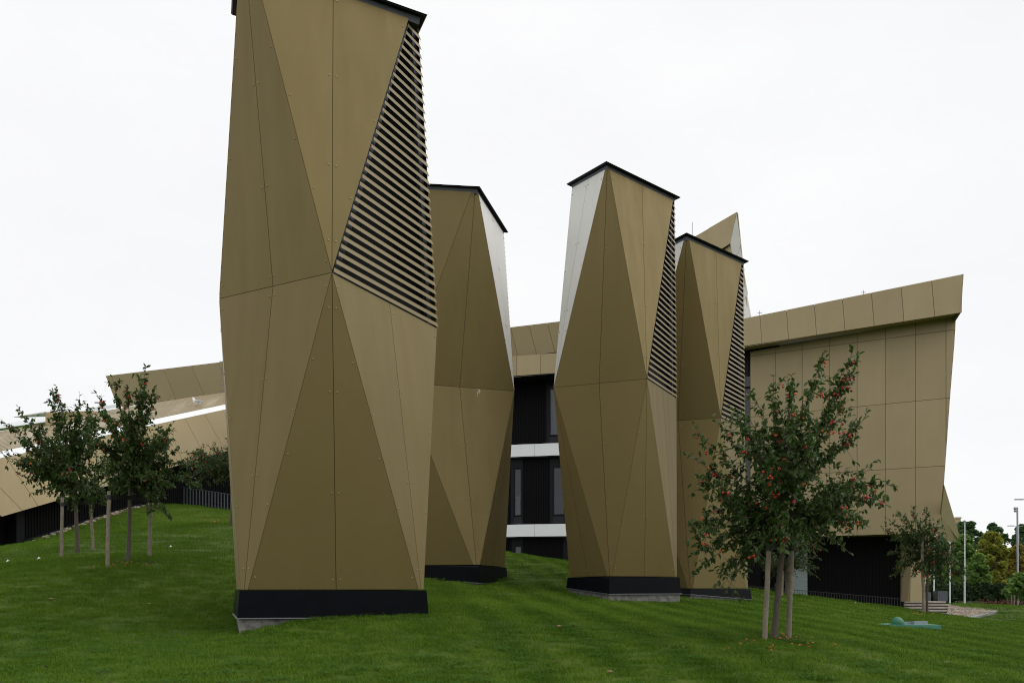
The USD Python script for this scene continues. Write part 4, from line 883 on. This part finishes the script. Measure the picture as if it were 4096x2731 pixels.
# cobbled bank beside the steps
cb_ = thing('cobbled_bank', 'sloping bank of rounded pink and grey cobbles beside the stone steps', 'stone bank')
A0, A1, A2, A3 = at(3788, 2414, 38.3), at(3788, 2462, 36.4), at(3872, 2464, 36.4), at(3990, 2442, 39.6)
slab([A0 - V(0, 0, .05), A1 - V(0, 0, .05), A2 - V(0, 0, .05), A3 - V(0, 0, .05)], th=0.25, inset=0, outward=(0, -1, 1)).build('mortar', MAT['path'], cb_)
rng = np.random.default_rng(5); tri = Polygon([(3789, 2417), (3789, 2461), (3872, 2463), (3988, 2442)])
_, nb = plane_of([A0, A1, A2, A3]); nb = nb if nb[1] < 0 else -nb
for i in range(9):
    for j in range(27):
        u, v = 3791 + j * 7.6 + (i % 2) * 3.8 + rng.uniform(-1.4, 1.4), 2418 + i * 5.6 + rng.uniform(-1.0, 1.0)
        from shapely.geometry import Point
        if not tri.contains(Point(u, v)): continue
        r = np.array([(u - CX) / F, 1, (HV - v) / F]); o = V(0, 0, EYE); d = ((A0 - o) @ nb) / (r @ nb); p = o + r * d
        ms = ico1.vertices * (rng.uniform(.036, .056), .032, rng.uniform(.030, .042)) * (1 + rng.normal(0, .09, (len(ico1.vertices), 1)))
        a = rng.uniform(-.5, .5); R = np.array([[math.cos(a), 0, -math.sin(a)], [0, 1, 0], [math.sin(a), 0, math.cos(a)]])
        MB().add(ms @ R.T + p, ico1.faces).build('cobble', MAT['cobble_%s' % 'abcd'[rng.integers(0, 4)]], cb_, smooth=True)
# grey path at the foot of the bank
pp = [at(3786, 2463, 36.2), at(3872, 2466, 36.2), at(3850, 2474, 33), at(3786, 2470, 33)]
MB().add([p_ + V(0, 0, 0) for p_ in pp] + [p_ - V(0, 0, .3) for p_ in pp], [[0, 1, 2, 3], [0, 4, 5, 1], [1, 5, 6, 2], [2, 6, 7, 3], [3, 7, 4, 0]]).build('path', MAT['path'], kind='structure')
# grey planters on the landing
for lab, us, vt, vb_, Z, dep in (('slate grey metal planter box on the edge of the landing', (3732, 3749, 3791), 2362, 2409, 39.2, 1.2), ('second grey planter box, half hidden by the tree stake', (3700, 3706, 3724), 2367, 2405, 40.6, 1.0)):
    pl = thing('planter_box', lab, 'planter'); a, b, d_ = at(us[0], vb_, Z + 1.0), at(us[1], vb_, Z), at(us[2], vb_, Z + .3); zt2 = at(us[1], vt, Z)[2]
    for q0, q1 in ((a, b), (b, d_)):
        n = 2 if q0 is a else 4
        for k in range(n):
            e0, e1 = lerp(q0, q1, k / n), lerp(q0, q1, (k + 1) / n)
            slab([V(e0[0], e0[1], zt - .02), V(e1[0], e1[1], zt - .02), V(e1[0], e1[1], zt2), V(e0[0], e0[1], zt2)], th=0.03, inset=0.004).build('side_panel', MAT['planter_grey'], pl)
    bk = d_ + (a - b); slab([V(*q[:2], zt2 - 0.05) for q in (a, b, d_, bk)], th=0.03, inset=0.01, outward=(0, 0, 1)).build('top', MAT['path'], pl)
# fence on the left crest: flat steel bars
fn = thing('bar_fence', 'grey steel fence of flat upright bars behind the crest on the left', 'fence')
fence = [(660, 1928, 2000, 38.6), (1010, 1992, 2066, 37.9)]
nb_ = 28
for k in range(nb_ + 1):
    f = k / nb_; u = 560 + 12.4 * (k - 0) * (1 + 0.0 * f) if False else 662 + (1010 - 662) * f; vt = 1937 + (1990 - 1937) * f - (6 if f < .1 else 0); Z = 38.8 - 0.9 * f
    p = at(u, vt, Z); MB().hexa([(p[0] - .027, Z - .02, p[2] - 1.3), (p[0] + .027, Z - .02, p[2] - 1.3), (p[0] + .027, Z - .005, p[2] - 1.3), (p[0] - .027, Z - .005, p[2] - 1.3), (p[0] - .027, Z - .02, p[2]), (p[0] + .027, Z - .02, p[2]), (p[0] + .027, Z - .005, p[2]), (p[0] - .027, Z - .005, p[2])]).build('bar', MAT['fence_steel'], fn)
pa, pb = at(656, 1936, 38.8), at(1016, 1990, 37.9); MB().beam(pa, pb, 0.05, 0.025).build('top_rail', MAT['fence_steel'], fn); MB().beam(pa - V(0, -.02, .62), pb - V(0, -.02, .62), 0.02, 0.05).build('lower_rail', MAT['spandrel'], fn)
wl = thing('low_wall', 'low dark kerb wall behind the grey bar fence', 'wall'); MB().beam(at(600, 2020, 41), at(1060, 2062, 40), 0.3, 0.6).build('wall', MAT['dark_frame'], wl); MB().beam(at(600, 1982, 41), at(1060, 2030, 40), 0.34, 0.05).build('cap', MAT['spandrel'], wl)
# dark railing in front of the right wing
rl = thing('thin_railing', 'thin dark metal railing in front of the black ribbed ground floor', 'railing')
r0, r1 = at(2985, 2342, 34.5), at(3601, 2393, 32.5)
MB().beam(r0, r1, 0.035, 0.02).build('top_rail', MAT['rail_dark'], rl)
n = 58
for k in range(n + 1):
    p = lerp(r0, r1, k / n); MB().beam(p, p - V(0, 0, 1.1), 0.014, 0.014, up=(0, 1, 0)).build('baluster', MAT['rail_dark'], rl)
# flag poles, camera mast, street lamps
for lab, u, vt, vb_, Z, r in (('white flag pole in front of the park trees, whole length in view', 3859, 2087, 2409, 60, 0.062), ('white flag pole seen below the crown of the right apple tree, left of the planter', 3736, 2100, 2409, 60, 0.062), ('white flag pole right beside the grey planter box', 3800, 2092, 2412, 60, 0.062)):
    a = at(u, vb_, Z); b = at(u, vt, Z); fp = thing('flag_pole', lab, 'flag pole', 'white flag poles along the lawn')
    MB().tube([a - V(0, 0, .4), a + V(0, 0, .1), b], [r, r, r * .6], 8).build('pole', MAT['pole_white'], fp, smooth=40); ms = ico1.copy(); ms.apply_scale(0.09); ms.apply_translation(b + V(0, 0, .06)); MB().mesh(ms).build('finial', MAT['pole_grey'], fp, smooth=True)
mk = thing('camera_mast', 'grey mast with two round cameras at its top, right edge', 'mast')
a, b = at(4073, 2420, 48), at(4069, 2028, 48)
MB().tube([a - V(0, 0, .4), lerp(a, b, .3), lerp(a, b, .31), b], [.062, .06, .05, .05], 8).build('pole', MAT['pole_grey'], mk, smooth=40)
for v, du in ((2032, -9), (2042, -8)):
    c = at(4069 + du, v, 48); MB().beam(at(4068, v - 3, 48), c + V(0, 0, .05), .03).build('arm', MAT['pole_grey'], mk); ms = ico1.copy(); ms.apply_scale(.085); ms.apply_translation(c); MB().mesh(ms).build('camera', MAT['pole_grey'], mk, smooth=True)
for lab, u, v, Z, half in (('far street lamp with two arms crossing behind the camera mast', 4074, 2103, 92, 1.2), ('nearer street lamp whose flat head reaches in from the right edge', 4118, 1998, 70, 1.25)):
    p = at(u, v, Z); g = ground(p[0], p[1]); sl = thing('street_lamp', lab, 'street lamp', 'street lamps at the right edge')
    MB().tube([(p[0], p[1], g - .3), (p[0], p[1], p[2] - .05)], [.09, .05], 8).build('pole', MAT['pole_grey'], sl, smooth=40)
    for s in (-1, 1):
        MB().beam(p, p + V(s * half * .5, 0, .02), .05).build('arm', MAT['pole_grey'], sl); MB().hexa([p + V(s * half * .45 if i in (0, 3) else s * half, y, z + .02) for z in (-.03, .04) for i, y in ((0, -.12), (1, -.09), (2, .09), (3, .12))]).build('lamp_head', MAT['planter_grey'], sl)
# far stone building top
fb = thing('distant_building', 'tan masonry tower top of a far building above the trees', 'building')
p = at(3829, 2068, 150); z0 = p[2]
MB().hexa([p + V(x, y, z) for z in (-1.1, -.25) for x, y in ((-.42, -.4), (.42, -.4), (.42, .4), (-.42, .4))]).build('tower', MAT['brick_tan'], fb); MB().hexa([p + V(x, y, z) for z in (-.25, 0) for x, y in ((-.52, -.5), (.52, -.5), (.52, .5), (-.52, .5))]).build('cornice', MAT['brick_tan'], fb)
MB().hexa([p + V(x, y, z) for z in (-1.5, -1.1) for x, y in ((-.9, -.8), (1.1, -.8), (1.1, .8), (-.9, .8))]).build('roof', MAT['slate'], fb); MB().hexa([V(p[0] + x, p[1] + y, z) for z in (0, z0 - 1.5) for x, y in ((-3.5, -.7), (.9, -.7), (.9, 6), (-3.5, 6))]).build('wall', MAT['brick_tan'], fb)
# flower beds and hedge
def clumps(name, path_pts, w, h, nn, m, size, seed, lab=None):
    rng = np.random.default_rng(seed); P = []
    for _ in range(nn):
        k = rng.uniform(0, len(path_pts) - 1.001); i = int(k); q = lerp(path_pts[i], path_pts[i + 1], k - i); x, y = q[0] + rng.normal(0, w * .3), q[1] + rng.normal(0, w * .5)
        P.append((x, y, ground(x, y) + rng.uniform(0, 1) ** .8 * h * (0.7 + .3 * math.sin(x * 3.1))))
    P = np.array(P); N = len(P); A = rng.normal(0, 1, (N, 3)); A /= np.linalg.norm(A, axis=1, keepdims=True); Bv = np.cross(A, rng.normal(0, 1, (N, 3))); Bv /= np.linalg.norm(Bv, axis=1, keepdims=True); s = size * rng.uniform(.5, 1.2, (N, 1))
    v = np.stack([P - A * s, P + Bv * s * .6, P + A * s, P - Bv * s * .6], 1).reshape(-1, 3)
    p_ = MB().add(v, (np.arange(N) * 4)[:, None] + np.array([0, 1, 2, 3])).build(name, MAT[m], kind='stuff')
    if lab: data(p_, lab, 'plants')
clumps('red_flower_bed', [at(3965, 2412, 62)[:2], at(4020, 2416, 61)[:2], at(4075, 2424, 58)[:2], at(4130, 2426, 58)[:2]], 1.2, 0.55, 2600, 'flower_red', 0.11, 70, 'bed of dark red and orange bushes at the edge of the far lawn')
clumps('mixed_flower_bed', [at(3850, 2412, 64)[:2], at(3900, 2408, 66)[:2], at(3970, 2407, 66)[:2]], 0.9, 0.30, 1500, 'flower_mixed', 0.08, 71, 'low bed of mixed yellow and white flowers before the trees')
clumps('hedge', [at(3700, 2405, 70)[:2], at(3900, 2400, 71)[:2], at(4000, 2403, 72)[:2], at(4200, 2406, 72)[:2]], 2.2, 1.9, 7000, 'hedge_foliage', 0.18, 72, 'dark hedge under the park trees')
# stakes of the young tree
for u in (4046, 4057, 4072): 
    stake('thin stake %s the young tree at the right edge' % {4046: 'left of', 4057: 'in front of', 4072: 'right of'}[u], 45.5, (u, 2424), 2378, u, G1, r=0.035)
# stones along the foot of the left wall
sb = thing('stone_border', 'strip of loose pinkish stones along the foot of the black left wall', 'stones'); rng = np.random.default_rng(8)
for k in range(150):
    f = rng.uniform(0, 1); s = s_p + .2 + (rec.hit(585, 2010)[0] - s_p) * f; o = rng.uniform(.12, .62); q = rec.P(s, 0, o); r = rng.uniform(.05, .15)
    ms = ico1.vertices * (r, r * rng.uniform(.7, 1), r * .5) * (1 + rng.normal(0, .1, (len(ico1.vertices), 1))); a = rng.uniform(0, 6.3); R = np.array([[math.cos(a), -math.sin(a), 0], [math.sin(a), math.cos(a), 0], [0, 0, 1]])
    MB().add(ms @ R.T + V(q[0], q[1], ground(q[0], q[1]) + r * .3), ico1.faces).build('stone', MAT['cobble_%s' % 'abcd'[rng.integers(0, 4)]], sb, smooth=True)
# bare soil round the feet of two trees
mat('soil', (0.035, 0.026, 0.018), 0.95, noise=(20.0, 0.5), bump=(40.0, 0.02))
for (u, v, Z, ra, rb, sd) in ((3110, 2552, 12.5, .26, .2, 1), (520, 2250, 17.5, .55, .16, 2), (312, 2222, 21, .32, .16, 3)):
    p = at(u, v, Z); rg = np.random.default_rng(sd); n_ = 22; ring = [(p[0] + ra * rg.uniform(.6, 1.1) * math.cos(a), Z + rb * rg.uniform(.6, 1.1) * math.sin(a)) for a in np.arange(n_) * 2 * np.pi / n_]
    MB().add([V(p[0], Z, ground(p[0], Z) + .025)] + [V(x, y, ground(x, y) + .012) for x, y in ring], [[0, 1 + k, 1 + (k + 1) % n_] for k in range(n_)]).build('soil', MAT['soil'], kind='structure')
# fallen fruit and leaves, litter
rng = np.random.default_rng(21)
def fallen(u, v, r, m, lab, grp='fallen apples on the grass'):
    p = onground(u, v); vv = ico1.vertices * r + V(0, 0, r * .8); o = MB().add(vv + p + V(0, 0, .018), ico1.faces).build('fallen_apple', MAT[m], smooth=True); data(o, lab, 'apple', grp)
for k in range(24):
    u, v = 3120 + rng.normal(0, 130), 2552 + rng.uniform(-12, 58)
    fallen(u, v, .014, 'apple_skin_%s' % 'cccb'[rng.integers(0, 4)], 'small orange red apple fallen in the grass under the largest apple tree', 'fallen apples under the largest tree')
for k in range(14):
    fallen(510 + rng.normal(0, 80), 2262 + rng.normal(0, 12), .016, 'apple_skin_%s' % 'bc'[rng.integers(0, 2)], 'small red apple fallen on the grass by the front left apple tree', 'fallen apples under the front left tree')
for k in range(16):
    fallen(860 + rng.normal(0, 45), 2090 + rng.normal(0, 5), .021, 'apple_skin_c', 'small orange apple fallen on the grass near the half hidden apple tree', 'fallen apples under the half hidden tree')
for k in range(10):
    fallen(3708 + rng.normal(0, 35), 2459 + rng.normal(0, 3), .026, 'apple_skin_c', 'small orange apple fallen before the stone steps', 'fallen apples before the steps')
def fallen_leaf(u, v, L, m, lab, cat='leaf', tilt=.35):
    p = onground(u, v); a = rng.uniform(0, 6.3); R = np.array([[math.cos(a), -math.sin(a), 0], [math.sin(a), math.cos(a), 0], [0, 0, 1]]); vv = LEAF_V * (L, L * 1.2, L * 0.8) - V(L / 2, 0, 0); vv[:, 2] += vv[:, 1] * tilt + .02
    data(MB().add(vv @ R.T + p + V(0, 0, .02), LEAF_F).build('fallen_leaf', MAT[m]), lab, cat, None)
for u, v, L, m, lab in ((2743, 2597, .125, 'leaf_pale', 'large pale dry leaf lying on the lawn below the right towers'), (2222, 2660, .11, 'leaf_pale', 'pale leaf near the bottom edge, right of centre'), (2296, 2517, .11, 'leaf_brown', 'brown leaf right of its neighbour below the tower gap'), (2238, 2514, .10, 'leaf_brown', 'brown leaf left of its neighbour below the tower gap'), (188, 2680, .09, 'leaf_brown', 'brown leaf in the bottom left corner of the lawn'), (596, 2424, .08, 'leaf_yellow', 'yellow leaf on the grass left of the nearest tower'),
    (204, 2404, .09, 'leaf_brown', 'small orange brown leaf on the left lawn'), (2620, 2520, .08, 'leaf_brown', 'brown leaf below the right towers'), (1947, 2437, .09, 'leaf_brown', 'brown leaf right of the nearest tower skirt'), (2440, 2700, .08, 'leaf_brown', 'brown leaf on the bottom edge of the picture'), (115, 2328, .09, 'leaf_brown', 'brown leaf on the far left slope'), (2440, 2300, .1, 'leaf_brown', 'brown leaf beside the white faced tower')):
    fallen_leaf(u, v, L, m, lab)
for u, v, lab in ((154, 2242, 'scrap of white paper on the left slope below the stakes'), (30, 2252, 'smaller grey white scrap near the left edge'), (3423, 2416, 'white scrap on the crest in front of the thin railing'), (682, 2194, 'tiny white scrap right of the front left apple tree')):
    p = onground(u, v); r_ = .026; data(MB().add([p + V(-r_, -.03, .03), p + V(r_, -.02, .05), p + V(r_ * .8, .05, .07), p + V(-r_ * .7, .04, .06), p + V(0, 0, .09)], [[0, 1, 4], [1, 2, 4], [2, 3, 4], [3, 0, 4]]).build('paper_scrap', MAT['litter_white']), lab, 'litter')

# ------------------------------------------------------------------ grass blades and clover on the near lawn
def tuft(n, rad, h, w, seed, clover=False):
    rng = np.random.default_rng(seed); mb = MB()
    for _ in range(n):
        a = rng.uniform(0, 6.3); r = rad * math.sqrt(rng.uniform(0, 1)); x, y = r * math.cos(a), r * math.sin(a)
        if clover:
            hh = h * rng.uniform(.5, 1.1); b = rng.uniform(0, 6.3)
            for k in range(3):
                c = b + k * 2.094; d = V(math.cos(c), math.sin(c), 0); e = V(-d[1], d[0], 0); o = V(x, y, hh); s = w * rng.uniform(.8, 1.2)
                mb.add([o, o + d * s * .6 + e * s * .45 + V(0, 0, .004), o + d * s + V(0, 0, .002), o + d * s * .6 - e * s * .45 + V(0, 0, .004)], [[0, 1, 2, 3]])
        else:
            l = h * rng.uniform(.55, 1.25); t = rng.uniform(0, 6.3); lean = rng.uniform(.15, .9) * l; d = V(math.cos(t), math.sin(t), 0); e = V(-d[1], d[0], 0) * w * rng.uniform(.7, 1.2) / 2; o = V(x, y, -.01)
            m1 = o + d * lean * .35 + V(0, 0, l * .6); m2 = o + d * lean + V(0, 0, l * rng.uniform(.75, 1.0))
            mb.add([o - e, o + e, m1 + e * .8, m1 - e * .8, m2], [[0, 1, 2], [0, 2, 3], [3, 2, 4]])
    return mb
gi = UsdGeom.PointInstancer.Define(stage, '/World/grass'); data(gi.GetPrim(), 'short mown green grass with clover over the whole lawn', 'grass', kind='stuff')
protos = []
for k in range(5): tuft(75, .17, .050, .0078, 100 + k).build('grass_tuft', MAT['lawn_blade'], '/World/grass'); 
for k in range(2): tuft(26, .16, .040, .017, 120 + k, True).build('clover_tuft', MAT['clover_leaf'], '/World/grass')
for k in range(2): tuft(60, .16, .10, .0070, 130 + k).build('tall_tuft', MAT['lawn_blade'], '/World/grass')
for k in range(3): tuft(120, .42, .060, .012, 140 + k).build('far_tuft', MAT['lawn_blade'], '/World/grass')
names = ['grass_tuft'] + ['grass_tuft_%03d' % k for k in range(1, 5)] + ['clover_tuft', 'clover_tuft_001', 'tall_tuft', 'tall_tuft_001', 'far_tuft', 'far_tuft_001', 'far_tuft_002']
gi.CreatePrototypesRel().SetTargets([Sdf.Path('/World/grass/' + n_) for n_ in names])
rng = np.random.default_rng(77)
def scatter(x0, x1, y0, y1, dens):
    n_ = int((x1 - x0) * (y1 - y0) * dens); p = np.stack([rng.uniform(x0, x1, n_), rng.uniform(y0, y1, n_)], 1)
    u = CX + F * p[:, 0] / p[:, 1]; return p[(u > -150) & (u < 4250)]
near = scatter(-13, 13, 7.6, 19, 60); mid_ = scatter(-24, 24, 19, 38, 12); mid_ = mid_[rng.uniform(size=len(mid_)) < np.clip(1.35 - mid_[:, 1] / 60, .3, 1)]
far_ = scatter(10, 46, 38, 62, 3.0)
def tower_mask(p):
    ok = np.ones(len(p), bool)
    for g in (T1, T2, T3, T4):
        th = g['th']; d = p - np.array([g['X'], g['Z']]); a = d @ np.array([math.sin(th), math.cos(th)]); b = d @ np.array([-math.cos(th), math.sin(th)])
        ok &= ~((np.abs(a) < g['W'] / 2 - .05) & (np.abs(b) < g['D'] / 2 - .05))
    s = (p - wing.o) @ wing.d; o = (p - wing.o) @ wing.n; ok &= ~((o < -1.4) & (s > -6) & (s < 5.2))
    o = (p - rec.o) @ rec.n; s = (p - rec.o) @ rec.d; ok &= ~((o < .55) & (s < 13))
    ok &= ~((p[:, 0] > 17.0) & (p[:, 0] < 21.8) & (p[:, 1] > 32.6) & (p[:, 1] < 45)); return ok
allp, idx, scl = [], [], []
for p, ids, s0 in ((near, (0, 1, 2, 3, 4), 1.0), (mid_, (9, 10, 11), .9), (far_, (9, 10, 11), 1.5)):
    p = p[tower_mask(p)]; allp.append(p); idx.append(rng.choice(ids, len(p))); scl.append(s0 * rng.uniform(.75, 1.25, len(p)))
P2 = np.vstack(allp); ID = np.concatenate(idx); SC = np.concatenate(scl)
nz = meshkit.fbm(np.column_stack([P2 * .5, np.zeros(len(P2))])) if hasattr(meshkit, 'fbm') else np.zeros(len(P2))
clov = (P2[:, 1] < 13.2) & (ID < 5) & (nz + np.clip((-1.0 - P2[:, 0]) * .05, -.5, .28) > .12) & (rng.uniform(size=len(P2)) < .75); clov &= rng.uniform(size=len(P2)) < .30; ID[clov] = rng.choice((5, 6), clov.sum())
# longer grass where the mower does not reach: along the skirts
for g, n_ in ((T1, 60), (T2, 25), (T3, 30), (T4, 20)):
    th = g['th']; a = rng.uniform(-g['W'] / 2 - .05, g['W'] / 2 + .05, n_); b = np.where(rng.uniform(size=n_) < .7, -g['D'] / 2 - .10, rng.uniform(-g['D'] / 2, g['D'] / 2, n_)); a = np.where(b > -g['D'] / 2, -g['W'] / 2 - .08, a)
    q_ = np.array([g['X'], g['Z']]) + a[:, None] * np.array([math.sin(th), math.cos(th)]) + b[:, None] * np.array([-math.cos(th), math.sin(th)])
    P2 = np.vstack([P2, q_]); ID = np.concatenate([ID, rng.choice((7, 8), n_)]); SC = np.concatenate([SC, rng.uniform(.35, .75, n_)])
PZ = rgi(P2[:, ::-1]); yaw_ = rng.uniform(0, 2 * np.pi, len(P2))
gi.CreatePositionsAttr(Vt.Vec3fArray.FromNumpy(np.column_stack([P2, PZ]).astype(np.float32)))
gi.CreateProtoIndicesAttr(Vt.IntArray.FromNumpy(ID.astype(np.int32)))
gi.CreateScalesAttr(Vt.Vec3fArray.FromNumpy(np.repeat(SC[:, None], 3, 1).astype(np.float32)))
gi.CreateOrientationsAttr(Vt.QuathArray([Gf.Quath(float(math.cos(a / 2)), 0.0, 0.0, float(math.sin(a / 2))) for a in yaw_]))
